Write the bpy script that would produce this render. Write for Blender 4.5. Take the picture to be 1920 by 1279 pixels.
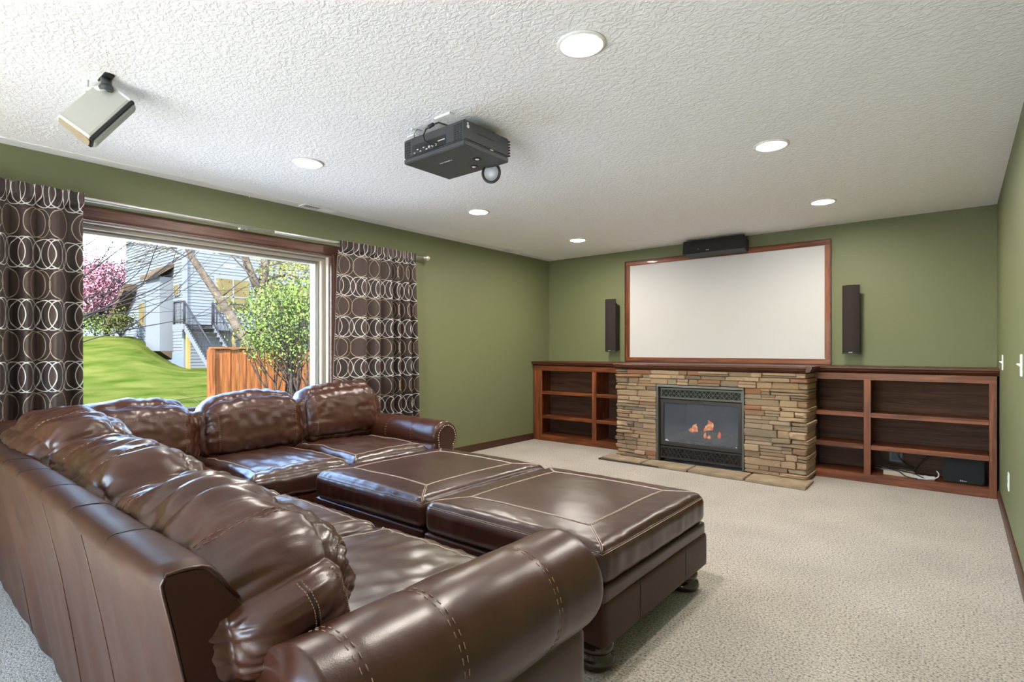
import bpy, bmesh, math, random
from mathutils import Vector, Matrix, noise, Euler
random.seed(7)
S = bpy.context.scene
for o in list(bpy.data.objects): bpy.data.objects.remove(o)
C = S.collection
PI = math.pi

# ------------------------------------------------------------------ camera
FPX, TH, HCY, CAMZ = 1019.87, 0.688062, 656.375, 1.197
cam_d = bpy.data.cameras.new('camera'); cam = bpy.data.objects.new('camera', cam_d); C.objects.link(cam)
cam.location = (0, 0, CAMZ); cam.rotation_euler = (PI/2, 0, TH)
cam_d.sensor_width = 36; cam_d.lens = FPX/1920*36; cam_d.shift_y = (HCY-639.5)/1920
cam_d.clip_start = 0.02; cam_d.clip_end = 300
S.camera = cam
# ------------------------------------------------------------------ world, sun, exposure
W = bpy.data.worlds.new('sky'); S.world = W; W.use_nodes = True
wn = W.node_tree.nodes; wl = W.node_tree.links
bg = wn['Background']; sky = wn.new('ShaderNodeTexSky')
sky.sky_type = 'NISHITA'; sky.sun_disc = False; sky.sun_elevation = math.radians(48); sky.sun_rotation = math.radians(100)
sky.air_density = 1.0; sky.dust_density = 0.8; sky.ozone_density = 1.2
wl.new(sky.outputs[0], bg.inputs[0]); bg.inputs[1].default_value = 3.2
sun_d = bpy.data.lights.new('sun', 'SUN'); sun = bpy.data.objects.new('sun', sun_d); C.objects.link(sun)
sun_d.energy = 38; sun_d.angle = math.radians(0.6); sun_d.color = (1.0, .965, .905)
sun.rotation_euler = Vector((-.34, .73, -.60)).to_track_quat('-Z', 'Y').to_euler()
sun.location = (1, -9, 9)
LAMP = 345.0          # radiance of the recessed lamp discs
vs = S.view_settings; vs.view_transform = 'Standard'; vs.look = 'None'; vs.gamma = 1.0; vs.use_curve_mapping = False
vs.exposure = 0.46
S.cycles.max_bounces = 14; S.cycles.diffuse_bounces = 9; S.cycles.glossy_bounces = 4; S.cycles.transparent_max_bounces = 16

# ------------------------------------------------------------------ room constants
XL, XR, YB, YF, CEIL = -4.43, 0.25, 6.206, -2.6, 2.44
YC = 5.83            # face of the bookcases
SY = 5.46            # face of the stone

def at(px, py, d):
    """world point seen at pixel px,py at forward depth d (for measuring)"""
    a = (px-960)/FPX; b = (HCY-py)/FPX
    return Vector((d*(-math.sin(TH)+a*math.cos(TH)), d*(math.cos(TH)+a*math.sin(TH)), CAMZ+b*d))

# ------------------------------------------------------------------ materials
MATS = {}
def nodes(name):
    m = bpy.data.materials.new(name); m.use_nodes = True
    nt = m.node_tree; b = nt.nodes['Principled BSDF']; MATS[name] = m
    return m, nt, nt.nodes, nt.links, b
def P(name, col, rough=.5, metal=0, spec=.5, coat=0, emis=None, es=0, bump=None, var=None, sheen=0):
    m, nt, n, l, b = nodes(name)
    b.inputs['Base Color'].default_value = (*col, 1); b.inputs['Roughness'].default_value = rough
    b.inputs['Metallic'].default_value = metal; b.inputs['Specular IOR Level'].default_value = spec
    b.inputs['Coat Weight'].default_value = coat; b.inputs['Coat Roughness'].default_value = .15
    if sheen: b.inputs['Sheen Weight'].default_value = sheen
    if emis: b.inputs['Emission Color'].default_value = (*emis, 1); b.inputs['Emission Strength'].default_value = es
    tc = n.new('ShaderNodeTexCoord')
    if var:      # (scale, colour2, contrast)
        nz = n.new('ShaderNodeTexNoise'); nz.inputs['Scale'].default_value = var[0]; nz.inputs['Detail'].default_value = 5
        l.new(tc.outputs['Object'], nz.inputs['Vector'])
        r = n.new('ShaderNodeValToRGB'); r.color_ramp.elements[0].position = .5-var[2]; r.color_ramp.elements[1].position = .5+var[2]
        r.color_ramp.elements[0].color = (*col, 1); r.color_ramp.elements[1].color = (*var[1], 1)
        l.new(nz.outputs['Fac'], r.inputs[0]); l.new(r.outputs[0], b.inputs['Base Color'])
    if bump:     # (scale, strength, distance)
        nb = n.new('ShaderNodeTexNoise'); nb.inputs['Scale'].default_value = bump[0]; nb.inputs['Detail'].default_value = 4
        l.new(tc.outputs['Object'], nb.inputs['Vector'])
        bp = n.new('ShaderNodeBump'); bp.inputs['Strength'].default_value = bump[1]; bp.inputs['Distance'].default_value = bump[2]
        l.new(nb.outputs['Fac'], bp.inputs['Height']); l.new(bp.outputs[0], b.inputs['Normal'])
    return m

P('wall_green', (.158, .170, .086), .55, bump=(90, .18, .004), spec=.35)
P('bounce_tile', (.76, .69, .60), .5)  # pale surface of the added floor strip that throws sunlight upward
P('trim_dark', (.060, .022, .013), .38)
P('drywall_white', (.78, .78, .77), .8)
P('frame_vinyl', (.50, .44, .36), .4)
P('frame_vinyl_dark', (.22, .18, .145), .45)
P('metal_white', (.82, .82, .80), .35)
P('plastic_white', (.85, .85, .83), .4)
P('plastic_black', (.013, .014, .016), .42)
P('plastic_charcoal', (.055, .060, .064), .40, bump=(400, .05, .001))
P('grille_cloth', (.021, .013, .012), .9, bump=(900, .4, .001))
P('grille_black', (.014, .014, .015), .88, bump=(900, .4, .001))
P('cable_black', (.012, .012, .013), .5)
P('cable_grey', (.62, .62, .60), .5)
P('cardboard', (.55, .47, .36), .8)
P('badge', (.75, .72, .70), .4)
P('speaker_silver', (.55, .555, .50), .34, metal=.35)
P('speaker_cap', (.42, .34, .22), .5)
P('speaker_grille_grey', (.34, .37, .33), .7, bump=(700, .3, .001))
P('rod_nickel', (.78, .77, .74), .28, metal=.85)
P('nail_brass', (.60, .48, .33), .3, metal=.9)
P('bronze', (.062, .052, .044), .42, metal=.55)
P('bronze_light', (.13, .125, .105), .42, metal=.5)
P('firebox_dark', (.030, .033, .038), .5, bump=(30, .3, .01))
P('firebox_panel', (.11, .12, .14), .45)
P('log', (.20, .165, .125), .9, var=(14, (.07, .06, .055), .2), bump=(30, .8, .01))
P('ember', (.05, .045, .045), .95, bump=(60, 1, .01))
P('screen_white', (.56, .555, .555), .85, spec=.2)
P('stone_hearth', (.40, .305, .20), .8, var=(7, (.22, .165, .11), .22), bump=(40, .5, .006))
P('foot_wood', (.030, .012, .007), .22, coat=.5)
P('thread', (.50, .40, .31), .7)
P('thread_dark', (.26, .14, .085), .7)
P('tape', (.012, .007, .006), .6)
P('lamp_trim', (.80, .79, .76), .5)
P('vent_dark', (.07, .065, .065), .6)
m, nt, n, l, b = nodes('lamp_disc')
b.inputs['Base Color'].default_value = (.9, .9, .9, 1)
b.inputs['Emission Color'].default_value = (1, .93, .83, 1); b.inputs['Emission Strength'].default_value = LAMP
m, nt, n, l, b = nodes('flame')
tc = n.new('ShaderNodeTexCoord'); nz = n.new('ShaderNodeTexNoise'); nz.inputs['Scale'].default_value = 22
l.new(tc.outputs['Object'], nz.inputs['Vector'])
r = n.new('ShaderNodeValToRGB'); r.color_ramp.elements[0].color = (.9, .10, .02, 1); r.color_ramp.elements[1].color = (1, .62, .22, 1)
r.color_ramp.elements[0].position = .40; r.color_ramp.elements[1].position = .6
l.new(nz.outputs['Fac'], r.inputs[0]); l.new(r.outputs[0], b.inputs['Emission Color']); b.inputs['Emission Strength'].default_value = 1.6
b.inputs['Base Color'].default_value = (.1, .03, .01, 1)

# glass: clear pane with a fresnel reflection
def glass(name, tint=(1, 1, 1), boost=1.0, rough=0.0, haze=0.0, hazecol=(.3, .33, .4)):
    m, nt, n, l, b = nodes(name); n.remove(b)
    out = n['Material Output']; tr = n.new('ShaderNodeBsdfTransparent'); gl = n.new('ShaderNodeBsdfGlossy')
    tr.inputs[0].default_value = (*tint, 1); gl.inputs['Roughness'].default_value = rough
    fr = n.new('ShaderNodeFresnel'); fr.inputs[0].default_value = 1.45
    mu = n.new('ShaderNodeMath'); mu.operation = 'MULTIPLY'; mu.inputs[1].default_value = boost; mu.use_clamp = True
    mx = n.new('ShaderNodeMixShader'); l.new(fr.outputs[0], mu.inputs[0]); l.new(mu.outputs[0], mx.inputs[0])
    l.new(tr.outputs[0], mx.inputs[1]); l.new(gl.outputs[0], mx.inputs[2]); last = mx
    if haze:
        df = n.new('ShaderNodeBsdfDiffuse'); df.inputs[0].default_value = (*hazecol, 1)
        m2 = n.new('ShaderNodeMixShader'); m2.inputs[0].default_value = haze
        l.new(mx.outputs[0], m2.inputs[1]); l.new(df.outputs[0], m2.inputs[2]); last = m2
    l.new(last.outputs[0], out.inputs[0]); return m
glass('window_glass', (.97, .985, .98), .7)
glass('fire_glass', (.80, .82, .84), 2.6, .10, .30, (.20, .22, .26))  # grey-blue diffuse mix stands in for the window's reflection on the glass
glass('clear_plastic', (.85, .88, .9), 1.0, .1, .30, (.75, .78, .8))

# ceiling: knock-down texture
m, nt, n, l, b = nodes('ceiling_texture')
b.inputs['Base Color'].default_value = (.88, .88, .875, 1); b.inputs['Roughness'].default_value = .85
tc = n.new('ShaderNodeTexCoord'); mp = n.new('ShaderNodeMapping'); mp.inputs['Scale'].default_value = (38, 52, 40); mp.inputs['Rotation'].default_value = (0, 0, .5)
l.new(tc.outputs['Object'], mp.inputs[0])
nz = n.new('ShaderNodeTexNoise'); nz.inputs['Scale'].default_value = 1.0; nz.inputs['Detail'].default_value = 3; nz.inputs['Distortion'].default_value = .6
l.new(mp.outputs[0], nz.inputs['Vector'])
r = n.new('ShaderNodeValToRGB'); r.color_ramp.elements[0].position = .42; r.color_ramp.elements[1].position = .60
l.new(nz.outputs['Fac'], r.inputs[0]); bp = n.new('ShaderNodeBump'); bp.inputs['Strength'].default_value = .40; bp.inputs['Distance'].default_value = .007
l.new(r.outputs[0], bp.inputs['Height']); l.new(bp.outputs[0], b.inputs['Normal'])

# carpet
m, nt, n, l, b = nodes('carpet')
b.inputs['Roughness'].default_value = .95; b.inputs['Specular IOR Level'].default_value = .1; b.inputs['Sheen Weight'].default_value = .25
tc = n.new('ShaderNodeTexCoord')
n1 = n.new('ShaderNodeTexNoise'); n1.inputs['Scale'].default_value = 105; n1.inputs['Detail'].default_value = 3; n1.inputs['Roughness'].default_value = .7
n2 = n.new('ShaderNodeTexNoise'); n2.inputs['Scale'].default_value = 2.2; n2.inputs['Detail'].default_value = 3
for q in (n1, n2): l.new(tc.outputs['Object'], q.inputs['Vector'])
r = n.new('ShaderNodeValToRGB'); e = r.color_ramp.elements; e[0].position = .36; e[0].color = (.13, .105, .085, 1); e[1].position = .50; e[1].color = (.50, .445, .385, 1)
x = e.new(.64); x.color = (.64, .585, .52, 1)
l.new(n1.outputs['Fac'], r.inputs[0])
mr = n.new('ShaderNodeMapRange'); mr.inputs[1].default_value = .3; mr.inputs[2].default_value = .7; mr.inputs[3].default_value = .88; mr.inputs[4].default_value = 1.06
l.new(n2.outputs['Fac'], mr.inputs[0])
mx = n.new('ShaderNodeVectorMath'); mx.operation = 'SCALE'; l.new(r.outputs[0], mx.inputs[0]); l.new(mr.outputs[0], mx.inputs['Scale'])
l.new(mx.outputs[0], b.inputs['Base Color'])
bp = n.new('ShaderNodeBump'); bp.inputs['Strength'].default_value = .8; bp.inputs['Distance'].default_value = .012
l.new(n1.outputs['Fac'], bp.inputs['Height']); l.new(bp.outputs[0], b.inputs['Normal'])

# stained oak
def wood(name, c1, c2, axis, rough=.42, coat=.05):
    m, nt, n, l, b = nodes(name); b.inputs['Specular IOR Level'].default_value = 0 if rough > .8 else .35; b.inputs['Roughness'].default_value = rough; b.inputs['Coat Weight'].default_value = coat
    tc = n.new('ShaderNodeTexCoord'); mp = n.new('ShaderNodeMapping')
    sc = [26, 26, 26]; sc[axis] = 1.6; mp.inputs['Scale'].default_value = sc; l.new(tc.outputs['Object'], mp.inputs[0])
    nz = n.new('ShaderNodeTexNoise'); nz.inputs['Scale'].default_value = 1.0; nz.inputs['Detail'].default_value = 6; nz.inputs['Roughness'].default_value = .62; nz.inputs['Distortion'].default_value = .8
    l.new(mp.outputs[0], nz.inputs['Vector'])
    r = n.new('ShaderNodeValToRGB'); r.color_ramp.elements[0].position = .36; r.color_ramp.elements[1].position = .64
    r.color_ramp.elements[0].color = (*c1, 1); r.color_ramp.elements[1].color = (*c2, 1); l.new(nz.outputs['Fac'], r.inputs[0])
    l.new(r.outputs[0], b.inputs['Base Color'])
    bp = n.new('ShaderNodeBump'); bp.inputs['Strength'].default_value = .12; bp.inputs['Distance'].default_value = .002
    l.new(nz.outputs['Fac'], bp.inputs['Height']); l.new(bp.outputs[0], b.inputs['Normal'])
CH1, CH2 = (.085, .021, .0075), (.265, .076, .024)
wood('cherry_x', CH1, CH2, 0); wood('cherry_y', CH1, CH2, 1); wood('cherry_z', CH1, CH2, 2)
wood('cherry_dark_x', (.045, .013, .007), (.115, .036, .018), 0)
wood('back_board', (.042, .015, .008), (.11, .044, .022), 0, .7, 0)
wood('window_wood', (.060, .026, .018), (.14, .066, .045), 1)
wood('window_wood_z', (.060, .026, .018), (.14, .066, .045), 2)
wood('fence_wood', (.040, .0140, .0055), (.105, .038, .0135), 2, .85, 0)
wood('fence_wood_y', (.05, .020, .008), (.11, .05, .022), 1, .85, 0)

# stacked stone: colour of each piece from the object's own random number
m, nt, n, l, b = nodes('ledge_stone'); b.inputs['Roughness'].default_value = .85; b.inputs['Specular IOR Level'].default_value = .25
oi = n.new('ShaderNodeObjectInfo'); tc = n.new('ShaderNodeTexCoord')
r = n.new('ShaderNodeValToRGB'); r.color_ramp.interpolation = 'LINEAR'; e = r.color_ramp.elements
cols = [(0.0, (0.466, 0.312, 0.191)), (0.2, (0.53, 0.367, 0.233)), (0.36, (0.35, 0.246, 0.158)), (0.5, (0.583, 0.419, 0.279)), (0.6, (0.233, 0.177, 0.13)), (0.7, (0.488, 0.335, 0.209)), (0.8, (0.382, 0.167, 0.093)), (0.9, (0.329, 0.26, 0.167)), (1.0, (0.594, 0.428, 0.307))]
e[0].position, e[0].color = cols[0][0], (*cols[0][1], 1); e[1].position, e[1].color = cols[-1][0], (*cols[-1][1], 1)
for p_, c_ in cols[1:-1]: x = e.new(p_); x.color = (*c_, 1)
l.new(oi.outputs['Random'], r.inputs[0])
mp = n.new('ShaderNodeMapping'); mp.inputs['Scale'].default_value = (9, 9, 30); l.new(tc.outputs['Object'], mp.inputs[0])
ad = n.new('ShaderNodeVectorMath'); ad.operation = 'ADD'; l.new(mp.outputs[0], ad.inputs[0]); l.new(oi.outputs['Location'], ad.inputs[1])
nz = n.new('ShaderNodeTexNoise'); nz.inputs['Scale'].default_value = 1.3; nz.inputs['Detail'].default_value = 6; nz.inputs['Roughness'].default_value = .65
l.new(ad.outputs[0], nz.inputs['Vector'])
mr = n.new('ShaderNodeMapRange'); mr.inputs[1].default_value = .3; mr.inputs[2].default_value = .72; mr.inputs[3].default_value = .55; mr.inputs[4].default_value = 1.3
l.new(nz.outputs['Fac'], mr.inputs[0]); mx = n.new('ShaderNodeVectorMath'); mx.operation = 'SCALE'
l.new(r.outputs[0], mx.inputs[0]); l.new(mr.outputs[0], mx.inputs['Scale']); l.new(mx.outputs[0], b.inputs['Base Color'])
bp = n.new('ShaderNodeBump'); bp.inputs['Strength'].default_value = .7; bp.inputs['Distance'].default_value = .008
l.new(nz.outputs['Fac'], bp.inputs['Height']); l.new(bp.outputs[0], b.inputs['Normal'])
P('mortar', (.055, .045, .034), .95)

# leather
def leather(name, c1, c2, r0=.26, r1=.44, coat=.25, bs=.10, sp=.5):
    m, nt, n, l, b = nodes(name); b.inputs['Coat Weight'].default_value = coat; b.inputs['Coat Roughness'].default_value = .30
    tc = n.new('ShaderNodeTexCoord')
    nz = n.new('ShaderNodeTexNoise'); nz.inputs['Scale'].default_value = 3.2; nz.inputs['Detail'].default_value = 6; nz.inputs['Roughness'].default_value = .6
    l.new(tc.outputs['Object'], nz.inputs['Vector'])
    r = n.new('ShaderNodeValToRGB'); r.color_ramp.elements[0].position = .22; r.color_ramp.elements[1].position = .80
    r.color_ramp.elements[0].color = (*c1, 1); r.color_ramp.elements[1].color = (*c2, 1); l.new(nz.outputs['Fac'], r.inputs[0]); l.new(r.outputs[0], b.inputs['Base Color']); b.inputs['Specular IOR Level'].default_value = sp
    mr = n.new('ShaderNodeMapRange'); mr.inputs[1].default_value = .2; mr.inputs[2].default_value = .8; mr.inputs[3].default_value = r0; mr.inputs[4].default_value = r1
    l.new(nz.outputs['Fac'], mr.inputs[0]); l.new(mr.outputs[0], b.inputs['Roughness'])
    vo = n.new('ShaderNodeTexVoronoi'); vo.inputs['Scale'].default_value = 330; l.new(tc.outputs['Object'], vo.inputs['Vector'])
    n3 = n.new('ShaderNodeTexNoise'); n3.inputs['Scale'].default_value = 26; n3.inputs['Detail'].default_value = 5; l.new(tc.outputs['Object'], n3.inputs['Vector'])
    bp = n.new('ShaderNodeBump'); bp.inputs['Strength'].default_value = bs; bp.inputs['Distance'].default_value = .0015; l.new(vo.outputs['Distance'], bp.inputs['Height'])
    b2 = n.new('ShaderNodeBump'); b2.inputs['Strength'].default_value = .09; b2.inputs['Distance'].default_value = .005; l.new(n3.outputs['Fac'], b2.inputs['Height'])
    l.new(bp.outputs[0], b2.inputs['Normal']); l.new(b2.outputs[0], b.inputs['Normal'])
leather('leather', (.036, .0100, .0046), (.068, .0200, .0090), .285, .35, .12, sp=.5)
leather('leather_seat', (.031, .0098, .0052), (.056, .0188, .0096), .29, .35, .7, sp=.6)
leather('leather_back', (.034, .0108, .0056), (.056, .0188, .0095), .40, .50, .0, sp=.25)
leather('leather_ottoman', (.027, .0078, .0050), (.055, .0155, .0084), .29, .35, .2, sp=.5)

# curtain cloth: rows of interlocking rings woven into brown fabric (UV in metres)
m, nt, n, l, b = nodes('curtain_cloth')
def mth(op, a, bb=None, c=None):
    k = n.new('ShaderNodeMath'); k.operation = op
    for i, v in enumerate((a, bb, c)):
        if v is None: continue
        if isinstance(v, (int, float)): k.inputs[i].default_value = v
        else: l.new(v, k.inputs[i])
    return k.outputs[0]
uv = n.new('ShaderNodeUVMap'); sp = n.new('ShaderNodeSeparateXYZ'); l.new(uv.outputs[0], sp.inputs[0])
U_, V_ = sp.outputs[0], sp.outputs[1]
ROW = .188
vr = mth('DIVIDE', V_, ROW); row = mth('FLOOR', vr); yl = mth('MULTIPLY', mth('SUBTRACT', mth('FRACT', vr), .5), ROW)
par = mth('MODULO', mth('ABSOLUTE', row), 2.0)
def ring(s, off, rad, w):
    xl = mth('MULTIPLY', mth('SUBTRACT', mth('FRACT', mth('DIVIDE', mth('ADD', U_, off), s)), .5), s)
    d = mth('SQRT', mth('ADD', mth('MULTIPLY', xl, xl), mth('MULTIPLY', yl, yl)))
    return mth('LESS_THAN', mth('ABSOLUTE', mth('SUBTRACT', d, rad)), w), mth('LESS_THAN', d, rad)
a1, f1 = ring(.25, 0, .092, .0034); a2, f2 = ring(.25, .125, .092, .0034); a3, _ = ring(.25, .060, .092, .0026)
b1, g1 = ring(.215, .05, .090, .0030); b2_, g2 = ring(.43, .11, .088, .0022)
A = mth('MAXIMUM', mth('MAXIMUM', a1, a2), a3); B = mth('MAXIMUM', b1, b2_)
even = mth('SUBTRACT', 1.0, par)
Am = mth('MULTIPLY', A, par); Bm = mth('MULTIPLY', B, even); Fm = mth('MAXIMUM', mth('MULTIPLY', mth('MAXIMUM', g1, 0.0), even), mth('MULTIPLY', mth('MULTIPLY', f1, f2), par))
def mixc(f, c1, c2):
    k = n.new('ShaderNodeMix'); k.data_type = 'RGBA'; l.new(f, k.inputs[0])
    for i, v in ((6, c1), (7, c2)):
        if isinstance(v, tuple): k.inputs[i].default_value = (*v, 1)
        else: l.new(v, k.inputs[i])
    return k.outputs[2]
base = mixc(Fm, (.025, .0135, .0130), (.046, .0255, .0220))
c1_ = mixc(Bm, base, (.36, .29, .21)); c2_ = mixc(Am, c1_, (.56, .54, .52))
l.new(c2_, b.inputs['Base Color']); b.inputs['Roughness'].default_value = .62; b.inputs['Sheen Weight'].default_value = .15; b.inputs['Sheen Roughness'].default_value = .4
P('curtain_lining', (.30, .28, .27), .9)

# outdoors
P('grass', (.0135, .0225, .0026), .95, spec=0, var=(.9, (.037, .039, .0090), .17), bump=(40, .8, .03))
P('siding', (.046, .049, .052), .7, spec=0)
P('siding_blue', (.045, .055, .07), .7, spec=0)
P('house_trim', (.052, .054, .056), .7, spec=0)
P('soffit_brown', (.030, .021, .014), .8, spec=0)
P('house_glass', (.030, .022, .009), .3, spec=0, var=(2, (.052, .042, .020), .2))  # yellowish reflections on the panes are put into this colour
P('roof_shingle', (.03, .026, .023), .9, spec=0)
P('deck_board', (.017, .015, .017), .8, spec=0)
P('deck_white', (.045, .047, .05), .7, spec=0)
P('deck_post', (0.0952, 0.0672, 0.0252), .8, spec=0)
P('rail_black', (.012, .012, .014), .5, spec=0)
P('bark', (.013, .010, .0085), .95, spec=0, var=(9, (.034, .028, .024), .2), bump=(25, .8, .03))
P('bark_dark', (0.0112, 0.0095, 0.0101), .95, spec=0)
P('bark_birch', (.018, .0135, .010), .95, spec=0, var=(6, (.050, .040, .031), .2), bump=(25, .8, .03))
P('leaf_green', (.028, .044, .009), .7, spec=0, var=(5, (.055, .068, .021), .2))
P('leaf_yellow', (0.0840, 0.0756, 0.0168), .7, spec=0, var=(5, (0.0560, 0.0616, 0.0140), .2))
P('blossom', (.125, .040, .060), .8, spec=0, var=(6, (.16, .080, .098), .2))
P('leaf_dark', (0.0154, 0.0140, 0.0084), .8, spec=0, var=(6, (0.0280, 0.0308, 0.0084), .2))
P('straw', (0.0952, 0.0812, 0.0588), .9, spec=0)
P('bounce_concrete', (.55, .54, .52), .9, spec=0, bump=(30, .3, .01))  # light surface of the added slabs that bounce sun indoors
P('utility_grey', (.28, .31, .34), .6, spec=0)

# ------------------------------------------------------------------ mesh helpers
class MB:
    def __init__(s): s.v = []; s.f = []; s.sm = []
    def add(s, vs, fs, smooth=False):
        o = len(s.v); s.v += [tuple(v) for v in vs]
        for f in fs: s.f.append(tuple(i+o for i in f)); s.sm.append(smooth)
        return s
    def box(s, x0, x1, y0, y1, z0, z1, M=None):
        vs = [Vector((x, y, z)) for x in (x0, x1) for y in (y0, y1) for z in (z0, z1)]
        if M: vs = [M @ v for v in vs]
        return s.add(vs, [(0, 1, 3, 2), (4, 6, 7, 5), (0, 4, 5, 1), (2, 3, 7, 6), (0, 2, 6, 4), (1, 5, 7, 3)])
    def tube(s, pts, r, seg=8, closed=False, caps=True):
        pts = [Vector(p) for p in pts]; n_ = len(pts); rings = []
        rad = r if isinstance(r, (list, tuple)) else [r]*n_
        up = None
        for i, p in enumerate(pts):
            a = pts[(i-1) % n_] if (i > 0 or closed) else p; c = pts[(i+1) % n_] if (i < n_-1 or closed) else p
            t = (c-a); t = t.normalized() if t.length > 1e-9 else Vector((0, 0, 1))
            if up is None:
                up = t.orthogonal().normalized()
            up = (up - t*up.dot(t)); up = up.normalized() if up.length > 1e-6 else t.orthogonal().normalized()
            w = t.cross(up)
            rings.append([p+(up*math.cos(2*PI*k/seg)+w*math.sin(2*PI*k/seg))*rad[i] for k in range(seg)])
        vs = [v for rg in rings for v in rg]; fs = []
        m_ = n_ if closed else n_-1
        for i in range(m_):
            j = (i+1) % n_
            for k in range(seg): fs.append((i*seg+k, i*seg+(k+1) % seg, j*seg+(k+1) % seg, j*seg+k))
        if caps and not closed: fs += [tuple(range(seg-1, -1, -1)), tuple(range((n_-1)*seg, n_*seg))]
        return s.add(vs, fs, True)
    def lathe(s, prof, seg=24, M=None, axis='z'):
        vs = []
        for (r, h) in prof:
            for k in range(seg):
                a = 2*PI*k/seg; v = Vector((r*math.cos(a), r*math.sin(a), h)); vs.append(M @ v if M else v)
        fs = []
        for i in range(len(prof)-1):
            for k in range(seg): fs.append((i*seg+k, i*seg+(k+1) % seg, (i+1)*seg+(k+1) % seg, (i+1)*seg+k))
        fs += [tuple(range(seg-1, -1, -1)), tuple(range((len(prof)-1)*seg, len(prof)*seg))]
        return s.add(vs, fs, True)
    def prism(s, poly, axis, a, b_, M=None):
        """poly: 2-D outline in the two other axes (in xyz order), extruded along axis from a to b_"""
        def mk(u, w, h):
            v = {'x': (h, u, w), 'y': (u, h, w), 'z': (u, w, h)}[axis]; v = Vector(v); return M @ v if M else v
        k = len(poly); vs = [mk(u, w, a) for u, w in poly]+[mk(u, w, b_) for u, w in poly]
        fs = [tuple(range(k-1, -1, -1)), tuple(range(k, 2*k))]+[(i, (i+1) % k, k+(i+1) % k, k+i) for i in range(k)]
        return s.add(vs, fs)
    def ring(s, a0, a1, b0, b1, w, c0, c1, axis, ws=None):
        """rectangular frame, one connected piece; a,b are the two in-plane axes (xyz order), c along axis; ws=(a0,a1,b0,b1) widths"""
        w4 = ws or (w, w, w, w)
        def mk(a, b_, c):
            return {'x': (c, a, b_), 'y': (a, c, b_), 'z': (a, b_, c)}[axis]
        O = [(a0, b0), (a1, b0), (a1, b1), (a0, b1)]; I = [(a0+w4[0], b0+w4[2]), (a1-w4[1], b0+w4[2]), (a1-w4[1], b1-w4[3]), (a0+w4[0], b1-w4[3])]
        vs = [mk(*p, c) for c in (c0, c1) for p in O+I]; fs = []
        for i in range(4):
            j = (i+1) % 4
            fs += [(i, j, 4+j, 4+i), (8+i, 12+i, 12+j, 8+j), (i, 8+i, 8+j, j), (4+i, 4+j, 12+j, 12+i)]
        return s.add(vs, fs)
    def build(s, name, mat, parent=None, bevel=0, loc=None, fix=True):
        me = bpy.data.meshes.new(name); me.from_pydata(s.v, [], s.f)
        if fix or bevel:
            bm = bmesh.new(); bm.from_mesh(me)
            if bevel: bmesh.ops.bevel(bm, geom=bm.edges[:], offset=bevel, segments=2, affect='EDGES', clamp_overlap=True)
            bmesh.ops.recalc_face_normals(bm, faces=bm.faces); bm.to_mesh(me); bm.free()
        if not bevel: me.polygons.foreach_set('use_smooth', s.sm) if len(s.sm) == len(me.polygons) else None
        else: me.polygons.foreach_set('use_smooth', [False]*len(me.polygons))
        me.materials.append(MATS[mat]); me.update()
        o = bpy.data.objects.new(name, me); C.objects.link(o)
        if parent: o.parent = parent
        if loc: o.location = loc
        return o
def tag(o, label=None, cat=None, group=None, kind=None):
    if label: o['label'] = label
    if cat: o['category'] = cat
    if group: o['group'] = group
    if kind: o['kind'] = kind
    return o
def empty(name, loc=(0, 0, 0), rot=(0, 0, 0)):
    o = bpy.data.objects.new(name, None); C.objects.link(o); o.location = loc; o.rotation_euler = rot; o.empty_display_size = .1
    return o
def share(src, name, parent, loc=(0, 0, 0), rot=(0, 0, 0), scale=(1, 1, 1)):
    o = src.copy(); o.name = name; C.objects.link(o); o.parent = parent; o.location = loc; o.rotation_euler = rot; o.scale = scale
    return o
def B(*a, **k): return MB().box(*a, **k)
def rbox(x0, x1, y0, y1, z0, z1, name, mat, parent, bev=.004): return B(x0, x1, y0, y1, z0, z1).build(name, mat, parent, bevel=bev)

# ================================================================== ROOM SHELL
def struct(name, mb, mat, **k): return tag(mb.build(name, mat, **k), kind='structure')
struct('floor', B(XL-.02, XR+.02, YF-.02, YB+.02, -.12, 0), 'carpet')
struct('added_bounce_floor', B(XL-.01, XR+.01, YF-.02, -.55, -.1, .004), 'bounce_tile')  # unseen strip, added to bounce the sun patch up to the ceiling
struct('ceiling', B(XL-.25, XR+.25, YF-.25, YB+.25, CEIL, CEIL+.3), 'ceiling_texture')
# smooth painted border of the ceiling along the window wall
tb = tag(B(XL, XL+.12, YF, YB, CEIL-.004, CEIL).build('trim_1', 'drywall_white'), kind='structure')
struct('wall_back', B(XL-.25, XR+.25, YB, YB+.25, -.1, CEIL), 'wall_green')
struct('wall_right', B(XR, XR+.25, YF-.25, YB, -.1, CEIL), 'wall_green')
DX0, DX1, DZ1 = -3.35, .08, 2.10            # unseen sliding door, added behind the camera to let sun light the room
struct('wall_front', MB().box(XL-.25, DX0, YF-.25, YF, -.1, CEIL).box(DX1, XR, YF-.25, YF, -.1, CEIL).box(DX0, DX1, YF-.25, YF, DZ1, CEIL), 'wall_green')
pd = tag(empty('added_door_1', ((DX0+DX1)/2, YF-.1, 0)), kind='structure')
dw = (DX1-DX0)/2
MB().ring(-dw, dw, 0, DZ1, .05, -.05, .05, 'y').build('door_frame', 'plastic_white', pd)
for k in (-1, 1):
    a, b_ = (-dw+.05, .03) if k < 0 else (-.03, dw-.05); yy = -.02*k
    f_ = MB().ring(a, b_, .05, DZ1-.05, .08, yy-.018, yy+.018, 'y').build('added_door_leaf', 'plastic_white', pd)
    B(a+.06, b_-.06, yy-.003, yy+.003, .13, DZ1-.12).build('pane', 'window_glass', f_)
WY0, WY1, WZ0, WZ1 = .30, 2.80, .42, 2.065      # rough opening of the big window
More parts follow.
